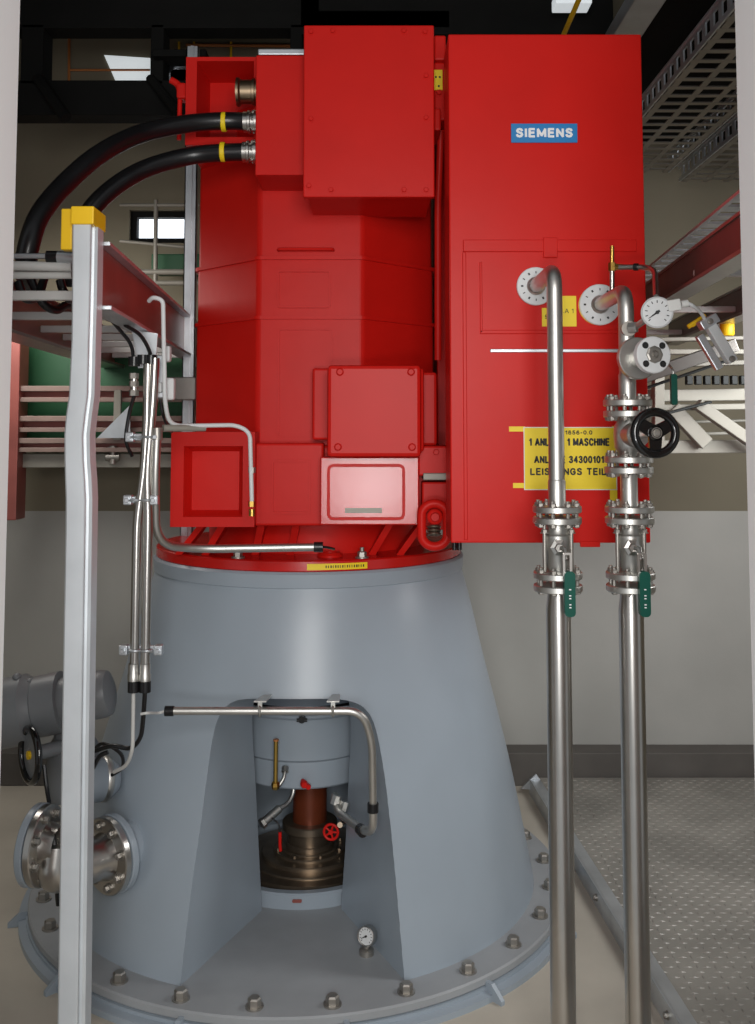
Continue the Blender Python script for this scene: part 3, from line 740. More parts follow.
# intermediate spool between gate valve and ball valve
zs0, zs1 = zz(509, PY), zz(470, PY)
m = MB(); m.lathe([(.025, zs0), (.021, zs0 + .02), (.021, zs1 - .02), (.025, zs1)], (PX2, PY, 0), n=28); m.build('spool_pipe', 'stainless_dull', pipe2)
f = flange_disc(PX2, zs0, pipe2); flange_bolts(PX2, (zz(509, PY) + zz(520, PY)) / 2, .042, f)
f = flange_disc(PX2, zs1, pipe2); flange_bolts(PX2, (zz(459.5, PY) + zz(470, PY)) / 2, .042, f)
# stub on the right pipe
zs = zz(361, PY)
S0 = Vector((PX2, PY, zs)); S1 = at(652.5, 355, 2.37); sdir = (S1 - S0).normalized(); SL = (S1 - S0).length
MB().cyl(S0, S1, .024, 24).build('side_stub', 'stainless_dull', pipe2)
MB().lathe([(0, 0), (.050, 0), (.052, .002), (.052, .014), (.050, .016), (0, .016)], S0 + sdir * (SL - .085), sdir, 36).build('stub_flange', 'stainless_dull', pipe2)
bf = MB().lathe([(.014, .016), (.018, .020), (.042, .020), (.044, .018), (.044, .002), (.042, 0), (0, 0), (0, .006), (.014, .006), (.014, .016)], S1 - sdir * .012, sdir, 36).build('blind_flange', 'dial_white', pipe2)
qs = sdir.to_track_quat('Z', 'Y'); SF = S1 + sdir * .008
for k in range(4):
    a = PI / 4 + k * PI / 2; MB().hexbolt(SF + qs @ Vector((.031 * math.cos(a), .031 * math.sin(a), 0)), sdir, .006, .006).build('bolt', 'ink', bf)
m = MB(); m.lathe([(.021, 0), (.021, .004), (.017, .006), (.010, .006), (.008, .002), (.005, .002), (.005, .010), (0, .010)], SF, sdir, 8, False); m.build('centre_nut', 'bolt_steel', bf)

# gate valve with black wheel
zg0, zg1 = zz(459.5, PY), zz(414, PY); zm = (zg0 + zg1) / 2
g = thing('gate_valve', (PX2, PY, zg0), 'flanged steel gate valve with large black spoked handwheel on the right pipe', 'valve')
flange_disc(PX2, zg0, g); flange_disc(PX2, zg1, g)
MB().lathe([(.024, zg0), (.024, zg0 + .015), (.034, zg0 + .03), (.036, zm), (.034, zg1 - .03), (.024, zg1 - .015), (.024, zg1)], (PX2, PY, 0), n=28).build('valve_body', 'stainless_dull', g)
hw = at(655, 433, PY - .16); hd = Vector((.10, -1, .02)).normalized(); root = Vector((PX2 + .0, PY, hw.z - .005))
MB().cyl(root, root + Vector((.01, -.06, 0)), .03, 20).build('valve_bonnet', 'stainless_dull', g)
MB().cyl(root + Vector((.01, -.05, 0)), hw, .010, 14).build('spindle', 'stainless', g)
q = hd.to_track_quat('Z', 'Y'); m = MB(); m.torus(hw, hd, .049, .0105, 40, 12)
for k in range(3):
    a = 2 * PI * k / 3 + .5; e = q @ Vector((math.cos(a), math.sin(a), 0)); t = hd.cross(e)
    m.loft([[hw + e * .010 + t * s1 * .016 + hd * s2 * .004 for s1, s2 in ((-1, -1), (1, -1), (1, 1), (-1, 1))], [hw + e * .048 + t * s1 * .013 + hd * s2 * .004 for s1, s2 in ((-1, -1), (1, -1), (1, 1), (-1, 1))]])
m.lathe([(0, -.012), (.016, -.012), (.018, -.006), (.018, .006), (.014, .010), (0, .010)], hw, hd, 24); wh = m.build('handwheel', 'black_enamel', g)
m = MB(); m.hexbolt(hw + hd * .010, hd, .007, .008); m.torus(hw + hd * .011, hd, .012, .0012, 24, 6); m.build('wheel_nut', 'bolt_steel', wh)

# pressure gauge with connector and cable
GY = PY - .09
gc = at(657, 312.5, GY); g2 = thing('pressure_gauge', gc, 'round white dial pressure gauge fixed beside the right stainless pipe', 'gauge')
gdv = Vector((-.12, -1, -.03)).normalized()
MB().lathe([(0, -.018), (.033, -.018), (.037, -.014), (.0385, .004), (.0365, .006), (.0345, .003), (0, .003)], gc, gdv, 40).build('gauge_case', 'dial_white', g2)
dial(gc + gdv * .0035, gdv, .0345, g2, 235, 11, .76)
MB().tube([at(629, 329, PY - .0), at(634, 328, PY - .03), at(645, 320, GY + .01)], .008, 12, .01).build('gauge_stem', 'stainless_dull', g2)
MB().cyl(at(629, 328, PY - .03), at(637, 327, PY - .04), .014, 6).build('stem_nut', 'stainless_dull', g2)
MB().lathe([(0, 0), (.019, 0), (.019, .012), (0, .012)], at(628, 329, PY - .014), (0, -1, 0), 20).build('pipe_boss', 'bolt_steel', g2)
a, b = at(671, 306, GY), at(683, 304, GY)
m = MB(); e = (b - a).normalized(); m.obox(a.lerp(b, .2), e, (0, 1, 0), e.cross(Vector((0, 1, 0))), .016, .012, .014, .003); m.cyl(b - e * .005, b + e * .012, .009, 12); m.build('plug_socket', 'white_card', g2, 'white plastic plug')
# thin tubing from brass tee to the gauge
tt = thing('sensing_line', at(612, 290, 2.62), 'thin steel tube with brass tee above the right pipe elbow, bending down to the gauge', 'tube')
TY = 2.62
MB().cyl(at(612, 292, TY), at(612, 270, TY), .0065, 10).build('riser', 'stainless', tt)
MB().cyl(at(612, 276, TY), at(612, 246, TY), .0055, 10).build('brass_stem', 'brass', tt)
m = MB(); m.lathe([(0, -.011), (.010, -.011), (.010, .011), (0, .011)], at(612, 267, TY), n=6, smooth=False); m.cyl(at(611, 267, TY), at(622, 267, TY), .009, 6); m.build('tee', 'brass', tt)
MB().tube([at(618, 267, TY), at(655, 267, TY - .06), at(656, 297, GY + .01)], .0075, 12, .05).build('bent_tube', 'stainless', tt)
MB().cyl(at(634, 267, TY - .03), at(638, 267, TY - .036), .010, 12).build('ring_clip', 'black_rubber', tt)
# gauge cable and hanging junction box
MB().spline([b + e * .012, at(693, 306, GY), at(701, 314, GY + .03), at(706, 326, GY + .06)], .005, 10).build
cb = MB().spline([b + e * .012, at(693, 306, GY), at(701, 313, GY + .03), at(707, 324, GY + .06)], .0045, 10).build('gauge_cable', 'dial_white')
tag(cb, 'thin white cable curving from gauge plug to grey junction box', 'cable')
jb = thing('junction_box', at(722, 345, GY + .06), 'slim grey junction box hanging tilted beside the red cable rails at right', 'box')
a, b = at(708, 322, GY + .06), at(732, 362, GY + .06); e = (b - a).normalized(); nx = Vector((0, 1, 0)); sd = e.cross(nx)
MB().obox((a + b) / 2, e, nx, sd, (b - a).length / 2, .014, .013, .003).build('box_body', 'dial_white', jb)
MB().obox((a + b) / 2 + sd * -.03 + e * .01 + nx * .02, e, nx, sd, (b - a).length / 2 * .85, .01, .010, .003).build('box_lid', 'galvanised', jb)
MB().obox(a, e, nx, sd, .012, .017, .024, .003).build('clamp', 'galvanised', jb)
m = MB(); m.hexbolt(b + Vector((0, -.014, 0)) - e * .008, (0, -1, 0), .006, .004); m.hexbolt(a + Vector((0, -.017, 0)), (0, -1, 0), .006, .004); m.build('screw', 'bolt_steel', jb)
# green lever hanging by a capillary
gl = thing('green_lever', at(674, 390, GY), 'slim dark green lever hanging below the blank flange near the handwheel', 'lever')
m = MB(); p, q = at(671, 405, GY), at(676.5, 374, GY); m.rrect(p.x, q.x, p.z, q.z, GY - .006, GY + .006, .006); m.build('grip', 'green_grip', gl)
MB().tube([at(664, 348, GY + .04), at(668, 364, GY + .03), at(673, 370, GY), at(674, 376, GY)], .003, 8, .01).build('lever_rod', 'stainless_dull', gl)

# ---------------------------------------------------------------- left metal post with yellow cap
QY = 2.3
cv = [(222, 72, 103), (300, 71.5, 101), (340, 71, 99.5), (395, 68.5, 99), (415, 65.5, 96.5), (435, 63.8, 94), (460, 64, 94.5), (480, 64.6, 96.5), (500, 65.2, 97.5), (530, 65, 97), (700, 62, 94.5), (1024, 57, 90.5), (1095, 56, 89.5)]
post = thing('support_post', Vector((xx(74, QY, 1024), QY, 0)), 'tall bent galvanised channel post with yellow cap in front of the pedestal', 'post')
secs = []
for y, l, r in cv:
    z = max(zz(y, QY), 0); a = xx(l, QY, y); b = xx(r, QY, y); w_ = b - a
    if y > 1090: z = 0
    wf = w_ * .60
    prof = [(0, .004), (.004, 0), (wf - .002, 0), (wf, .002), (wf, .010), (wf - .010, .012), (wf - .010, .026), (wf + .002, .028), (wf + .008, .034), (wf + .008, .082), (wf + .003, .09), (0, .09)]
    secs.append([Vector((a + u, QY + d, z)) for u, d in prof])
MB().loft(secs).build('channel', 'post_metal', post)
p, q = at(70.5, 224, QY - .006), at(94, 206, QY - .006)
MB().box(p.x, q.x, QY - .007, QY + .098, p.z, q.z, .003).build('end_cap', 'yellow_plastic', post, 'yellow plastic end cap')
p, q = at(57.5, 248, QY - .0), at(70, 206.5, QY)
MB().box(p.x, q.x, QY + .02, QY + .05, p.z, q.z, .003).build('cap_flap', 'yellow_plastic', post, 'yellow plastic flap')

# ---------------------------------------------------------------- left cable tray (two side rails, rungs)
def rail(name, a, b, h, wd, mt, label=None, cat='rail', group=None, parent=None, lip=.02, side=1):
    """C-section rail from a to b (top outer edge), web facing -side"""
    a, b = Vector(a), Vector(b); e = (b - a).normalized(); z = Vector((0, 0, 1)); n = e.cross(z).normalized() * side
    m = MB(); t = .004
    poly = lambda p: [p, p + n * wd, p + n * wd - z * t, p + n * t - z * t, p + n * t - z * (h - t), p + n * wd - z * (h - t), p + n * wd - z * h, p - z * h]
    m.loft([poly(a), poly(b)]); return m
rz = zz(246, 2.36)
a = at(100, 246, 2.40); d = Vector((-.09, 1, 0)).normalized(); d = Vector((-.06, 1, 0)).normalized()
lt1 = thing('cable_ladder', a, 'cable ladder with red side rails behind the yellow-capped post at left', 'cable tray')
b = a + d * 2.4; e = d
rail('side_rail', a, b, .145, .05, 'primer_red', side=-1).build('side_rail', 'primer_red', lt1)
m = MB(); n_ = Vector((1, .06, 0)).normalized()
m.obox((a + b) / 2 + Vector((0, 0, .006)), e, n_, (0, 0, 1), 1.2, .024, .005, .001); m.obox((a + b) / 2 + Vector((0, 0, -.15)), e, n_, (0, 0, 1), 1.2, .03, .005, .001)
m.build('rail_flange', 'galvanised', lt1)
a2 = a + Vector((-.43, 0, 0)); b2 = b + Vector((-.43, 0, 0)); a2 -= d * .4; b2 = b2 - d * .1
rail('side_rail', a2, b2, .145, .05, 'primer_red', side=1).build('side_rail', 'primer_red', lt1)
m = MB(); m.obox((a2 + b2) / 2 + Vector((0, 0, -.15)), e, n_, (0, 0, 1), (b2 - a2).length / 2, .05, .005, .001); m.build('rail_flange', 'tray_rail', lt1)
for k, yy in enumerate((.16, .62, 1.02, 1.32, 1.62, 1.92, 2.22)):
    c = a + d * yy + Vector((0, 0, -.10)); MB().box(c.x - .42, c.x - .008, c.y - .012, c.y + .012, c.z - .012, c.z + .012, .003).build('rung', 'frame_white', lt1)
# three white tubes next to the post, at the near end of the tray
cs = thing('conduit_bundle', at(45, 275, 2.5), 'pair of pale conduit tubes with black coupling behind the post at left', 'conduit')
m = MB(); m.tube([at(-20, 265, 2.5), at(72, 267, 2.5)], .012, 12); m.build('conduit', 'frame_white', cs)
m = MB(); m.tube([at(-20, 275, 2.52), at(72, 275, 2.52)], .010, 12); m.build('conduit', 'frame_white', cs)
m = MB(); m.cyl(at(47, 257, 2.5), at(58, 257, 2.5), .016, 14); m.build('coupling', 'black_rubber', cs)
m = MB(); m.tube([at(-20, 256, 2.5), at(47, 256, 2.5)], .007, 12); m.cyl(at(58, 257, 2.5), at(74, 258, 2.5), .016, 14); m.build('conduit', 'galvanised', cs)
# loops of black cable lying in the ladder
for i, (pts, lab) in enumerate((
    ([at(18, 282, 2.6), at(25, 298, 2.6), at(38, 296, 2.65), at(46, 275, 2.7), at(60, 262, 2.75)], 'black cable loop nearest the left door jamb in the cable ladder'),
    ([at(30, 278, 2.7), at(42, 302, 2.7), at(56, 310, 2.75), at(72, 305, 2.85), at(110, 318, 3.1)], 'black cable sagging lowest in the cable ladder by the post'),
    ([at(60, 280, 2.7), at(64, 292, 2.7), at(72, 300, 2.75), at(95, 300, 2.9)], 'short black cable hook just left of the post'))):
    tag(MB().spline(pts, .012, 10).build('black_cable', 'black_rubber'), lab, 'cable', 'black cables in the left cable ladder')
# two thick cables
def thick(pts, r, px_band, label):
    t = thing('power_cable', pts[-1], label, 'cable', 'thick power cables')
    MB().spline(pts, r, 20, 12).build('sheath', 'black_rubber', t)
    c = Vector(pts[0]); x = Vector((1, 0, 0)); bx = c - x * .112
    MB().lathe([(r + .001, 0), (r + .003, .002), (r + .003, .014), (r + .001, .016)], bx, x, 24).build('marker_band', 'yellow_sign', t, 'yellow marker band')
    m = MB()
    m.lathe([(r - .002, 0), (r + .004, 0), (r + .004, .012), (r + .008, .014), (r + .008, .022), (r + .003, .024), (r + .003, .034), (r + .010, .036), (r + .010, .046), (0, .046)], c - x * .040, x, 28)
    g = m.build('cable_gland', 'stainless', t)
    for k in range(6):
        a = k * PI / 3; MB().hexbolt(c + Vector((-.004, (r + .004) * math.cos(a), (r + .004) * math.sin(a))), (-1, 0, 0), .005, .008).build('bolt', 'bolt_steel', g)
    return t
CYb = 3.18
thick([at(256, 122, CYb), at(225, 121, CYb), at(185, 124, 3.14), at(140, 134, 3.05), at(100, 154, 2.9), at(65, 184, 2.8), at(40, 215, 2.72), at(29, 245, 2.68), at(26, 268, 2.7), at(28, 284, 2.8)], .029, 0, 'upper thick black power cable arching from motor to the left tray')
thick([at(255, 152, CYb), at(225, 152.5, CYb), at(190, 156, 3.18), at(150, 167, 3.13), at(120, 183, 3.07), at(95, 205, 3.02), at(80, 230, 3.0), at(74, 258, 2.98), at(73, 286, 3.0)], .029, 0, 'lower thick black power cable bending down behind the yellow cap')

# ---------------------------------------------------------------- vertical conduits on the left of the motor
VY = 2.85
vr = thing('conduit_riser', at(143, 685, VY), 'twin upright stainless conduits with clamps and black ends beside the pedestal', 'conduit')
MB().tube([at(148, 356, VY), at(147, 420, VY), at(144, 470, VY), at(137, 520, VY), at(134, 684, VY)], .0125, 16, .05).build('conduit', 'stainless', vr)
MB().tube([at(155, 358, VY), at(153, 400, VY), at(147, 470, VY), at(148, 520, VY), at(145, 684, VY)], .0135, 16, .05).build('conduit', 'stainless', vr)
MB().tube([at(134, 375, VY), at(134, 395, VY)], .010, 12).build('union', 'stainless', vr)
for yb_ in (376, 384, 393):
    c = at(134, yb_, VY); MB().lathe([(0, -.008), (.014, -.008), (.014, .008), (0, .008)], c, n=6, smooth=False).build('union_nut', 'bolt_steel', vr)
for x_, y_ in ((134, 366), (143, 364), (151, 364)):
    c = at(x_, y_, VY); MB().cyl(c, c + Vector((0, 0, .026)), .0165, 16).build('end_sleeve', 'black_rubber', vr, 'black rubber end sleeve')
for x_ in (133.5, 145):
    c = at(x_, 692, VY); MB().cyl(c, c + Vector((0, 0, .030)), .0165, 16).build('end_sleeve', 'black_rubber', vr, 'black rubber end sleeve')
    c = at(x_, 682, VY); MB().lathe([(.013, 0), (.017, .004), (.017, .02), (.015, .024), (.015, .05), (.013, .052)], c, n=18).build('coupling', 'stainless_dull', vr)
def clamp(x, y, wpx, parent):
    c = at(x, y, VY); h = wpx * VY / 1000 / 2
    m = MB(); m.box(c.x - h, c.x + h, c.y + .008, c.y + .02, c.z - .010, c.z + .010, .003)
    for s in (-1, 1):
        m.box(c.x + s * h - .012, c.x + s * h + .012, c.y - .01, c.y + .02, c.z - .014, c.z + .014, .004); m.hexbolt((c.x + s * h, c.y - .01, c.z), (0, -1, 0), .007, .008)
    for s in (-1, 1): m.torus(c + Vector((s * .016, 0, 0)), (0, 0, 1), .0165, .004, 20, 8)
    m.build('pipe_clamp', 'galvanised', parent)
clamp(141, 650, 34, vr); clamp(141, 500, 26, vr); clamp(143, 437, 26, vr)
# third conduit that sweeps along the flange
tc3 = thing('sensor_conduit', at(156, 437, VY), 'stainless conduit sweeping down and right over the red flange', 'conduit')
MB().tube([at(157, 434, VY), at(155, 480, VY), at(156, 545, 2.90), at(200, 549, 3.0), at(318, 547, 3.03)], .0125, 16, .13, seg=12).build('conduit', 'stainless_dull', tc3)
a, b = at(314, 547, 3.03), at(323, 547, 3.03); MB().cyl(a, b, .0155, 16).build('end_sleeve', 'black_rubber', tc3, 'black end sleeve')
MB().spline([b, at(328, 547.5, 3.04), at(334, 549, 3.08)], .004, 8).build('lead_wire', 'black_rubber', tc3)
MB().cyl(at(157, 428, VY), at(157, 440, VY), .016, 12).build('coupling', 'bolt_steel', tc3)
# thin copper-free sensing tube along the lower left block
st = thing('sensing_tube', at(150, 300, 2.8), 'slim pale tube hooked over the red rail, ending in brass at the motor block', 'tube')
MB().tube([at(149, 301, 2.82), at(153, 297, 2.8), at(163, 300, 2.8), at(165, 405, 2.85), at(170, 426, 2.9), at(236, 425, 2.98), at(250, 432, 2.98), at(252, 506, 2.99)], .0065, 10, .05).build('tube', 'dial_white', st)
MB().tube([at(163, 428, 2.88), at(205, 428, 2.95)], .010, 12).build('tube_sleeve', 'rail_beige', st)
for y_ in (470, 504):
    c = at(252, y_, 2.99); MB().lathe([(0, -.008), (.011, -.008), (.011, .008), (0, .008)], c, n=6, smooth=False).build('tube_nut', 'brass' if y_ > 500 else 'bolt_steel', st)
MB().cyl(at(252, 509, 2.99), at(252, 516, 2.99), .010, 12).build('tube_tip', 'brass', st, 'brass tip')
# instrument block next to the slim tube
ib = thing('terminal_block', at(161, 375, 2.88), 'small galvanised bracket with white connectors behind the slim pale tube', 'bracket')
p, q = at(156, 398, 2.9), at(164, 355, 2.9); MB().box(p.x, q.x, 2.9, 2.93, p.z, q.z, .003).build('mounting_plate', 'galvanised', ib)
for x0, y0, x1, y1 in ((164, 378, 175, 400), (163, 346, 171, 362), (157, 382, 163, 393)):
    p, q = at(x0, y1, 2.9), at(x1, y0, 2.9); MB().box(p.x, q.x, 2.885, 2.915, p.z, q.z, .006).build('connector', 'dial_white', ib)
MB().spline([at(160, 400, 2.9), at(163, 415, 2.9), at(168, 428, 2.95), at(172, 432, 3.0)], .004, 8).build('lead_wire', 'black_rubber', ib)
br = MB()
p, q = at(138, 368, 2.92), at(156, 330, 2.92)
br.prism([(p.x, 2.92, p.z), (q.x, 2.92, p.z), (q.x + .005, 2.92, q.z - .01), (p.x - .02, 2.92, q.z)], None, (0, .006, 0))
tag(br.build('hanger_plate', 'galvanised'), 'galvanised hanger plate under the red rail carrying the twin conduits', 'plate')
for pts, lab in (([at(104, 312, 2.75), at(120, 330, 2.8), at(131, 345, 2.83), at(134, 362, VY)], 'black lead dropping into the leftmost black end sleeve'),
                 ([at(125, 325, 2.75), at(140, 335, 2.8), at(149, 350, 2.83), at(151, 362, VY)], 'black lead dropping into the rightmost black end sleeve'),
                 ([at(134, 396, VY), at(129, 415, VY + .02), at(126, 440, VY + .02), at(132, 456, VY + .05)], 'black lead hanging from the union nuts left of the conduits')):
    tag(MB().spline(pts, .0055, 8).build('black_lead', 'black_rubber'), lab, 'cable', 'black leads at the twin conduits')
# leads out of the lower ends
tag(MB().spline([at(133.5, 692, VY), at(133, 730, 2.88), at(132, 750, 2.9), at(126, 765, 2.95), at(114, 772, 3.0)], .0055, 10).build('white_lead', 'frame_white'), 'pale lead dropping from the left black conduit end', 'cable')
tag(MB().spline([at(145, 692, VY), at(143, 720, 2.87), at(140, 738, 2.9), at(130, 748, 2.93), at(112, 746, 2.95), at(92, 752, 2.98)], .0065, 10).build('thick_lead', 'black_rubber'), 'black lead curving from the right conduit end to the valve drive', 'cable')

# pipe across the opening
op = thing('drain_pipe', at(305, 711, 2.98), 'beige-silver bent pipe crossing the top of the pedestal opening', 'pipe')
OY = 2.92
MB().tube([at(170, 711, OY), at(362, 711, OY), at(372, 740, OY + .02), at(373, 808, OY + .05)], .0115, 16, .10, seg=10).build('pipe', 'stainless_dull', op)
MB().cyl(at(165, 711, OY), at(174, 711, OY), .0145, 16).build('end_sleeve', 'black_rubber', op, 'black end sleeve')
MB().spline([at(166, 711, OY), at(158, 713, OY), at(148, 713, VY), at(141, 714, VY)], .004, 8).build('lead_wire', 'frame_white', op)
MB().cyl(at(373, 803, OY + .05), at(373, 812, OY + .05), .0165, 16).build('pipe_sleeve', 'black_rubber', op, 'black sleeve')
MB().tube([at(373, 808, OY + .05), at(373, 832, OY + .06), at(362, 830, OY + .12), at(338, 812, 3.33), at(335, 795, 3.4)], .0125, 14, .035).build('pipe_elbow', 'stainless_dull', op)
MB().cyl(at(363, 832, OY + .11), at(360, 829, OY + .14), .0165, 14).build('pipe_sleeve', 'black_rubber', op, 'black sleeve')
for x_, y_ in ((336, 800), (344, 806)):
    c = at(x_, y_, 3.36); MB().lathe([(0, -.014), (.017, -.014), (.017, .014), (0, .014)], c, (.3, .2, 1), 8).build('elbow_fitting', 'stainless_dull', op)
for x_ in (260, 333):
    c = at(x_, 711, OY); m = MB(); m.torus(c, (1, 0, 0), .0135, .004, 20, 8); k_ = hit_cone(x_, 697)
    m.box(c.x - .006, c.x + .006, c.y - .002, c.y + .002, c.z, c.z + .026)
    m.prism([(c.x - .018, c.y, c.z + .024), (c.x + .018, c.y, c.z + .024), (c.x + .012, k_.y + .01, k_.z + .002), (c.x - .012, k_.y + .01, k_.z + .002)], None, (0, 0, .004)); m.build('pipe_clip', 'stainless_dull', op)

# ---------------------------------------------------------------- valve drive at the left
VA = 3.25
vd = thing('valve_drive', at(60, 790, VA), 'grey electric valve actuator with round motor housing left of the pedestal', 'actuator')
a, b = at(-30, 720, VA), at(56, 703, VA); ax = (b - a).normalized()
MB().lathe([(0, 0), (.10, 0), (.108, .008), (.108, .19), (.10, .2), (.09, .22), (.095, .225), (.095, .30), (0, .31)], a, ax, 40).build('gear_housing', 'machine_grey', vd)
a, b = at(36, 707, VA), at(112, 692, VA)
L2 = (b - a).length
MB().lathe([(0, 0), (.085, 0), (.09, .01), (.09, .08), (.074, .085), (.074, L2 - .025), (.068, L2 - .008), (.05, L2), (0, L2 + .004)], a, ax, 40).build('motor_housing', 'machine_grey', vd)
for x_, y_ in ((17, 679), (30, 684)):
    c = at(x_, y_ - 1, VA - .02); MB().lathe([(0, 0), (.014, 0), (.014, .008), (.008, .014), (0, .016)], c, (0, 0, 1), 16).build('cap_screw', 'machine_grey', vd)
p, q = at(40, 800, VA), at(104, 735, VA)
MB().lathe([(.05, 0), (.075, .01), (.08, .05), (.08, .17), (.06, .2), (.06, .26)], at(72, 800, VA + .03), (0, 0, 1), 28).build('gear_body', 'machine_grey', vd)
c, d = at(70, 782, VA - .02), at(112, 778, VA + .06)
MB().lathe([(0, 0), (.075, 0), (.08, .01), (.08, .06), (.07, .075), (.066, .12), (.045, .15), (0, .16)], c, (d - c), 32).build('outlet_housing', 'grey_paint', vd)
rc = c.lerp(d, .80)
MB().lathe([(.058, -.012), (.066, -.012), (.070, -.006), (.070, .006), (.066, .012), (.058, .012)], rc, (d - c), 32).build('clamp_ring', 'stainless_dull', vd, 'steel clamp ring')
# black handwheel of the drive
wc = at(30, 755, VA - .12); wd = Vector((-.80, -.62, 0)).normalized(); q = wd.to_track_quat('Z', 'Y')
m = MB(); m.torus(wc, wd, .078, .011, 40, 12); wh = m.build('handwheel', 'black_enamel', vd, 'black handwheel rim')
m = MB(); m.lathe([(.074, -.004), (.05, -.003), (.025, .0), (0, .0), (0, -.012), (.03, -.012), (.05, -.012), (.074, -.01)], wc, wd, 36); m.build('wheel_disc', 'machine_grey', wh)
m = MB(); m.cyl(wc + wd * -.002, wc + wd * .008, .013, 16); m.build('wheel_hub', 'yellow_plastic', wh, 'yellow hub knob')
MB().cyl(wc, at(70, 745, VA), .022, 16).build('wheel_shaft', 'machine_grey', vd)
tag(MB().spline([at(44, 765, VA - .12), at(47, 790, VA - .14), at(51, 815, VA - .18), at(55, 850, VA - .22), at(56, 880, VA - .22), at(58, 905, VA - .2)], .0065, 8).build('black_hose', 'black_rubber'), 'thin black hose running down from the drive wheel behind the post', 'hose')
tag(MB().spline([at(92, 752, 3.05), at(101, 744, 3.02), at(112, 747, 3.0), at(122, 756, 3.02), at(122, 768, 3.05), at(112, 775, 3.08)], .0055, 8).build('looped_lead', 'black_rubber'), 'black looped lead above the steel clamp ring of the drive', 'cable')
tag(MB().spline([at(93, 768, 3.08), at(100, 756, 3.05), at(108, 752, 3.05)], .007, 8).build('short_lead', 'black_rubber'), 'short black lead rising from the drive outlet to the loop', 'cable')

# flanged branch pipe from the pedestal
bp_ = thing('branch_pipe', at(90, 850, 3.0), 'steel branch pipe with two bolted flanges on left side of the pedestal', 'pipe')
pc = hit_cone(127, 848); d1 = (pc - BX); d1.z = 0; d1.normalize(); d2 = Vector((.98, -.17, 0)).normalized()
r0 = pc + d1 * .035
def bflange(c, d, r, th, mt, name): return MB().lathe([(0, 0), (r - .003, 0), (r, .003), (r, th - .003), (r - .003, th), (0, th)], c, d, 44).build(name, mt, bp_)
MB().cyl(r0 - d1 * .12, r0 + d1 * .005, .075, 28).build('nozzle', 'grey_paint', bp_)
bflange(r0, d1, .114, .022, 'grey_paint', 'grey_flange')
f1 = bflange(r0 + d1 * .026, d1, .112, .022, 'stainless', 'steel_flange')
def ringbolts(c, d, R, n, parent, r=.011):
    q = d.to_track_quat('Z', 'Y')
    for k in range(n):
        a = 2 * PI * k / n + .3; MB().hexbolt(c + q @ Vector((R * math.cos(a), R * math.sin(a), 0)), d, r, .015).build('bolt', 'bolt_steel', parent)
ringbolts(r0 + d1 * .048, d1, .088, 8, f1)
l0 = at(41, 845, 3.02)
bflange(l0 - d2 * .024, d2, .114, .022, 'grey_paint', 'grey_flange')
f2 = bflange(l0, d2, .112, .022, 'stainless', 'steel_flange'); ringbolts(l0 + d2 * .022, d2, .088, 8, f2)
P_ = r0 + d1 * .045; Q_ = l0 + d2 * .02
MB().lathe([(.07, 0), (.066, .015), (.06, .035), (.06, .07), (.057, .075), (.057, .085), (.06, .09), (.06, .12), (.05, .12)], P_, d1, 32).build('neck_pipe', 'stainless', bp_)
MB().lathe([(.066, 0), (.058, .02), (.056, .04)], Q_, d2, 32).build('neck_pipe', 'stainless', bp_)
MB().tube([Q_ + d2 * .03, P_ + d1 * .175, P_ + d1 * .115], .052, 24, .06, seg=10).build('elbow', 'stainless', bp_)
# ---------------------------------------------------------------- steelwork behind, left
SY = 4.5
red = thing('steel_frame', at(17, 520, SY), 'red primed steel frame of beams and a column behind the left post', 'steel frame')
p, q = at(6, 520, SY), at(22, 335, SY); MB().box(p.x - .1, q.x, SY - .02, SY + .1, p.z, q.z + .02, .004).build('column', 'primer_red', red)
for y0, y1 in ((386, 402), (416, 432), (438, 452)):
    p, q = at(8, y1, SY + .02), at(200, y0, SY + .02)
    m = MB(); t = .006; zt_, zb_ = q.z, p.z
    m.box(p.x, q.x, SY + .05, SY + .056, zb_, zt_); m.build('beam', 'primer_red', red)
    m = MB(); m.box(p.x, q.x, SY + .0, SY + .056, zt_ - .024, zt_, .002); m.box(p.x, q.x, SY + .0, SY + .056, zb_, zb_ + .020, .002); m.build('beam_flange', 'beam_edge', red)
a, b, c_ = at(97, 438, SY - .03), at(130, 438, SY - .03), at(130, 405, SY - .03)
MB().prism([a, b, c_], None, (0, .008, 0)).build('gusset', 'galvanised', red)
p, q = at(113, 440, SY - .02), at(121, 390, SY - .02); MB().box(p.x, q.x, SY - .02, SY, p.z, q.z, .002).build('strut', 'rail_beige', red)
p, q = at(14, 468, SY), at(200, 454, SY); MB().box(p.x, q.x, SY + .05, SY + .12, p.z, q.z, .003).build('ledger', 'rail_beige', red)
fit = MB(); c = at(113, 457, 4.53); fit.cyl(c + Vector((0, 0, -.03)), c + Vector((0, 0, .05)), .016, 12); fit.cyl(c + Vector((-.03, 0, 0)), c + Vector((.03, 0, 0)), .018, 12); fit.lathe([(0, -.01), (.026, -.01), (.026, .01), (0, .01)], c + Vector((0, 0, .035)), n=6, smooth=False)
tag(fit.build('pipe_fitting', 'bolt_steel'), 'small steel pipe fitting hanging between the post and the twin conduits', 'fitting')
# green machine behind beams
p, q = at(20, 440, 4.75), at(205, 338, 4.75)
gm = MB().box(p.x, q.x, 4.70, 4.85, p.z - .02, q.z, .01).build('green_casing', 'green_panel')
tag(gm, 'dark green machine casing behind the red beams at left', 'casing')
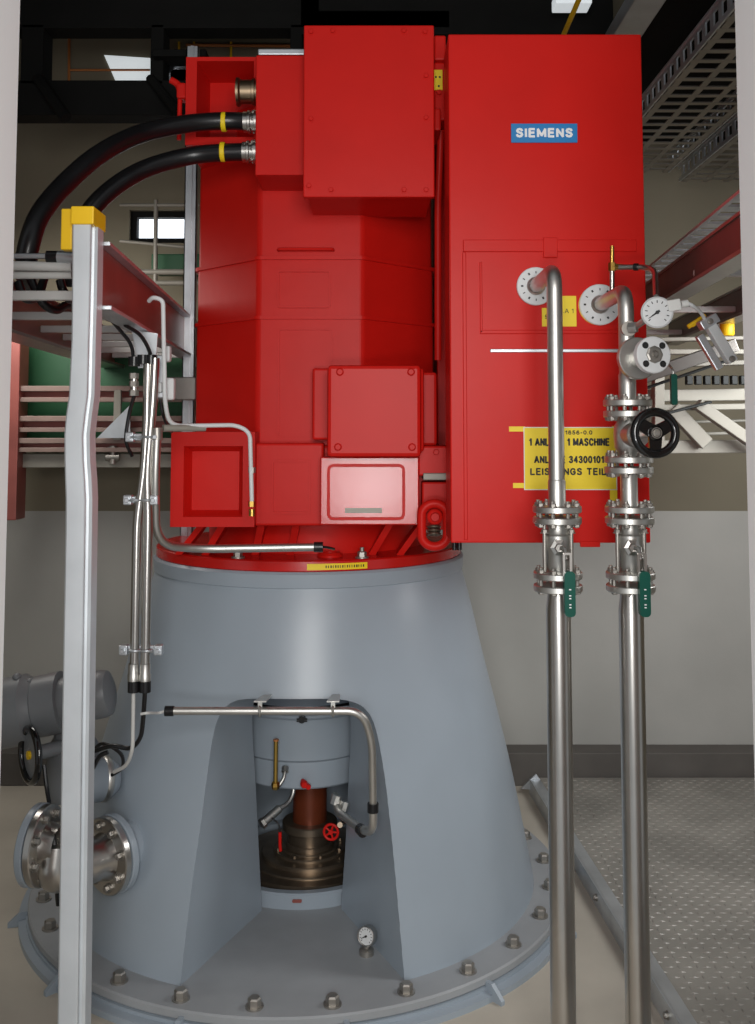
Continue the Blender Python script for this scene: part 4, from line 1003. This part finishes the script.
# galvanised strut behind the motor, left
p, q = at(182, 385, 3.95), at(197, 160, 3.95)
m = MB(); m.box(p.x, q.x, 3.95, 3.953, 0, 3.2); m.box(p.x, p.x + .004, 3.95, 3.98, 0, 3.2); m.box(q.x - .004, q.x, 3.95, 3.98, 0, 3.2); m.box((p.x + q.x) / 2 - .006, (p.x + q.x) / 2 + .006, 3.944, 3.951, 0, 3.2)
tag(m.build('strut_channel', 'galvanised'), 'galvanised channel strut standing behind the left side of the red motor', 'strut')
p, q = at(158, 400, 3.7), at(196, 377, 3.7)
tag(MB().box(p.x, q.x, 3.7, 3.76, p.z, q.z, .004).build('cross_beam', 'tray_rail'), 'short grey cross beam just left of the motor below the strut', 'beam')
# wall conduits near the window
for (x0, y0, x1, y1, r, lab) in ((120, 205, 200, 205, .008, 'thin grey horizontal pipe above the small window'), (120, 241, 185, 247, .008, 'thin grey pipe along the sill of the small window'),
                              (156, 200, 155, 330, .010, 'thin grey vertical rod in front of the small window'), (130, 272, 200, 272, .014, 'pale pipe crossing the wall below the small window'), (150, 283, 200, 283, .012, 'lowest pale pipe crossing the wall below the small window')):
    tag(MB().tube([at(x0, y0, 4.55), at(x1, y1, 4.55)], r, 10).build('wall_pipe', 'rail_beige'), lab, 'pipe', 'thin pipes by the back window')
p, q = at(150, 270, 4.6), at(200, 253, 4.6)
tag(MB().box(p.x, q.x, 4.62, 4.8, p.z, q.z, .006).build('wall_duct', 'green_panel'), 'dark green duct on the back wall under the small window', 'duct')
# black steel structure at the top left
KY = 4.1
gf = thing('roof_truss', at(90, 100, KY), 'black steel roof framework above the thick cables at top left', 'steel frame')
def kbox(x0, x1, y0, y1, Y, name, mt='dark_steel', dp=.12):
    p, q = at(x0, y1, Y), at(x1, y0, Y); MB().box(p.x, q.x, Y, Y + dp, p.z, q.z, .004).build(name, mt, gf)
kbox(-40, 290, 80, 115, KY, 'lower_beam'); kbox(-40, 450, 10, 28, KY, 'upper_beam')
kbox(-60, 320, -70, 12, KY, 'top_beam'); kbox(300, 612, -70, 34, KY, 'top_beam'); kbox(20, 44, 24, 84, KY, 'column'); kbox(150, 164, 24, 84, KY, 'column'); kbox(290, 302, 24, 70, KY, 'column')
kbox(152, 206, 49, 56, KY - .05, 'bracket'); 
m = MB(); a, b = at(38, 78, KY - .02), at(66, 118, KY - .1); m.tube([a, b], .025, 8); m.build('brace', 'dark_steel', gf)
m = MB(); a, b = at(150, 78, KY - .02), at(178, 112, KY - .1); m.tube([a, b], .02, 8); m.build('brace', 'dark_steel', gf)
p, q = at(163, 90, 4.2), at(190, 57, 4.2)
fan = MB(); fan.lathe([(.065, 0), (.07, 0), (.07, .1), (0, .1)], at(179, 73, 4.25), (0, 1, 0), 28); fan.box(p.x, q.x, 4.35, 4.4, p.z, q.z)
tag(fan.build('roof_vent', 'galvanised'), 'round grey vent beside the top left corner of the motor', 'vent')
og = thing('handrail', at(70, 70, 4.7), 'thin orange handrail on the gallery behind the black roof steel', 'handrail')
MB().tube([at(69, 38, 4.89), at(69, 82, 4.89)], .007, 8).build('post', 'copper_orange', og)
MB().tube([at(69, 70, 4.89), at(150, 70, 4.89)], .006, 8).build('rail', 'copper_orange', og)
MB().tube([at(186, 45, 4.89), at(305, 46, 4.89)], .008, 8).build('rail', 'copper_orange', og)
for x_ in (179, 194, 231): MB().tube([at(x_, 42, 4.89), at(x_, 58, 4.89)], .006, 8).build('post', 'yellow_plastic', og)
sk = MB(); pts = [at(104, 55, BW - .01), at(150, 58, BW - .01), at(150, 82, BW - .01), at(116, 82, BW - .01)]
sk.prism(pts, None, (0, .008, 0)); tag(sk.build('gallery_lamp', 'lamp_glow'), 'pale slanted light panel behind the black roof steel', 'lamp')

# ---------------------------------------------------------------- right hand trays and steel
def tray_pts(Xl, Xr, z, y0, y1): return Xl, Xr, z, y0, y1
ut = thing('ladder_tray', (1.2, 3.2, 2.85), 'perforated steel cable tray overhead between cabinet and right jamb', 'cable tray')
TX0, TX1, TZ, T0, T1 = 1.02, 1.36, 2.85, 1.9, 4.6
for x_, n_ in ((TX0, -1), (TX1, 1)):
    m = MB(); m.box(x_ - .003, x_ + .003, T0, T1, TZ, TZ + .018); m.box(x_ - .003, x_ + .003, T0, T1, TZ + .06, TZ + .075); m.box(x_ - .010, x_ + .010, T0, T1, TZ + .073, TZ + .078)
    y_ = T0
    while y_ < T1: m.box(x_ - .003, x_ + .003, y_, y_ + .03, TZ + .017, TZ + .061); y_ += .075
    m.build('side_rail', 'galvanised', ut)
m = MB(); 
y_ = T0
while y_ < T1: m.box(TX0, TX1, y_, y_ + .028, TZ, TZ + .004); y_ += .085
for x_ in (.02, .12, .22, .32): m.box(TX0 + x_ - .012, TX0 + x_ + .012, T0, T1, TZ + .0005, TZ + .0045)
m.build('tray_floor', 'tray_rail', ut)
u2 = dup(ut, (.42, .1, -.02), 'second perforated overhead tray, behind the first and nearer the right wall')
# dark plates over it
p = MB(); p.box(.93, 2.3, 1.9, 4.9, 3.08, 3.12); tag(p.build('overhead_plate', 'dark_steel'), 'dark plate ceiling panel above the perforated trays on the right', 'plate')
gb = MB(); a = at(650, 0, 2.9); zc_ = zz(10, 3.1)
gb.box(.80, .90, 1.9, 4.8, 2.985, 3.04, .003); tag(gb.build('overhead_beam', 'galvanised'), 'light grey overhead beam running back above the red cabinet corner', 'beam')
m = MB(); m.tube([(.62, 2.2, 3.0), (.66, 4.8, 3.0)], .009, 8); tag(m.build('overhead_pipe', 'yellow_plastic'), 'thin yellow pipe running under the dark ceiling above the red cabinet', 'pipe')
m = MB(); p, q = at(556, 3, 3.9), at(592, -14, 3.9); m.box(p.x, q.x, 3.9, 4.0, p.z, p.z + .05, .005); tag(m.build('ceiling_lamp', 'lamp_glow'), 'ceiling strip lamp just above the red cabinet', 'lamp')
# mid-right cable ladder with red rails
d = Vector((.075, 1, 0)).normalized()
a = at(760, 200, 2.05); a = at(737, 218, 2.2) - d * .35; a.z = at(737, 218, 2.2).z
rt = thing('cable_ladder', a, 'cable ladder with dark red side rails right of the dial gauge', 'cable tray')
b = a + d * 2.6
rail('r', a, b, .085, .045, 'rail_brown', side=1).build('side_rail', 'rail_brown', rt)
a2, b2 = a + Vector((.33, 0, 0)), b + Vector((.33, 0, 0))
rail('r', a2, b2, .09, .045, 'rail_brown', side=1).build('side_rail', 'rail_brown', rt)
n_ = Vector((1, -.075, 0)).normalized()
for A_, B_ in ((a, b), (a2, b2)):
    m = MB(); m.obox((A_ + B_) / 2 + Vector((.02, 0, .004)), d, n_, (0, 0, 1), 1.3, .025, .004); m.obox((A_ + B_) / 2 + Vector((.01, 0, -.09)), d, n_, (0, 0, 1), 1.3, .03, .005); m.build('rail_flange', 'tray_rail', rt)
for k in range(3):
    c = a + d * (.75 + .8 * k) + Vector((0, 0, -.06)); MB().box(c.x, c.x + .33, c.y - .012, c.y + .012, c.z - .01, c.z + .01, .003).build('rung', 'frame_white', rt)
# perforated strip on it
ps = MB(); a3 = at(734, 196, 2.3) - d * .4; a3.z = at(734, 196, 2.3).z; zz_ = Vector((0, 0, 1))
ps.obox(a3 + d * 1.2 + n_ * .005, d, n_, zz_, 1.2, .006, .004); ps.obox(a3 + d * 1.2 + n_ * .115, d, n_, zz_, 1.2, .006, .004)
for k in range(24): ps.obox(a3 + d * (.03 + .10 * k) + n_ * .06, d, n_, zz_, .028, .055, .003)
ps.obox(a3 + d * 1.2 + n_ * .12 + zz_ * .018, d, n_, zz_, 1.2, .002, .018)
tag(ps.build('perforated_tray', 'galvanised'), 'narrow slotted metal tray lying above the red rails at right', 'cable tray')
for x0, y0, x1, y1, Y, lab in ((688, 327, 702, 318, 2.52, 'yellow cable tie bundle on the lower red rail at right'),):
    m = MB(); m.tube([at(x0, y0, Y), at(x1, y1, Y)], .006, 8); m.tube([at(x0 + 4, y0 - 1, Y), at(x1 + 3, y1 - 3, Y)], .005, 8); tag(m.build('yellow_strap', 'yellow_plastic'), lab, 'strap')
c = at(727, 329, 3.55); m = MB(); m.lathe([(0, -.024), (.022, -.024), (.025, -.02), (.025, .02), (.022, .024), (0, .024)], c, n=16); m.cyl(c, Vector((c.x, c.y, a.z - .085)), .008, 8)
tag(m.build('yellow_plug', 'yellow_plastic'), 'small yellow plug hanging from the ladder beside the tilted grey junction box', 'plug')
# pale grey truss under it
GY2 = 4.0
tr = thing('grey_truss', at(700, 455, GY2), 'pale grey steel truss behind the black handwheel at right', 'steel frame')
def tbar(x0, y0, x1, y1, wpx, Y, name, mt='rail_beige', dp=.05):
    a, b = at(x0, y0, Y), at(x1, y1, Y); e = (b - a).normalized(); s = e.cross(Vector((0, 1, 0)))
    MB().obox((a + b) / 2, e, (0, 1, 0), s, (b - a).length / 2, dp / 2, wpx * Y / 2000, .003).build(name, mt, tr)
tbar(640, 396, 790, 394, 12, GY2, 'beam'); tbar(640, 408, 790, 406, 6, GY2 - .03, 'beam', 'rail_beige'); tbar(640, 447, 790, 446, 13, GY2, 'beam')
tbar(658, 375, 658, 450, 10, GY2 - .05, 'column'); tbar(697, 404, 770, 455, 11, GY2 - .1, 'brace', 'rail_beige'); tbar(672, 408, 706, 444, 14, GY2 - .05, 'brace', 'rail_beige')
tbar(640, 378, 735, 345, 13, GY2 - .6, 'rail', 'tray_rail'); tbar(640, 352, 760, 352, 5, GY2 - .2, 'rail', 'rail_beige'); tbar(640, 366, 760, 362, 5, GY2 - .1, 'rail', 'rail_beige')
tbar(640, 390, 735, 358, 2.5, GY2 - .62, 'strip', 'shine_dark'); tbar(650, 340, 760, 338, 4, GY2 - .2, 'rail', 'rail_beige')
tbar(660, 415, 710, 402, 2.5, GY2 - .15, 'strip', 'shine_dark'); tbar(690, 422, 760, 420, 3, GY2 + .1, 'rail', 'rail_beige'); tbar(700, 434, 760, 432, 3, GY2 + .1, 'rail', 'rail_beige')
m = MB()
for k in range(7): c = at(690 + 9 * k, 380, GY2 - .1); m.box(c.x - .012, c.x + .012, c.y, c.y + .03, c.z - .018, c.z + .018, .003)
m.build('clip_row', 'shine_dark', tr)
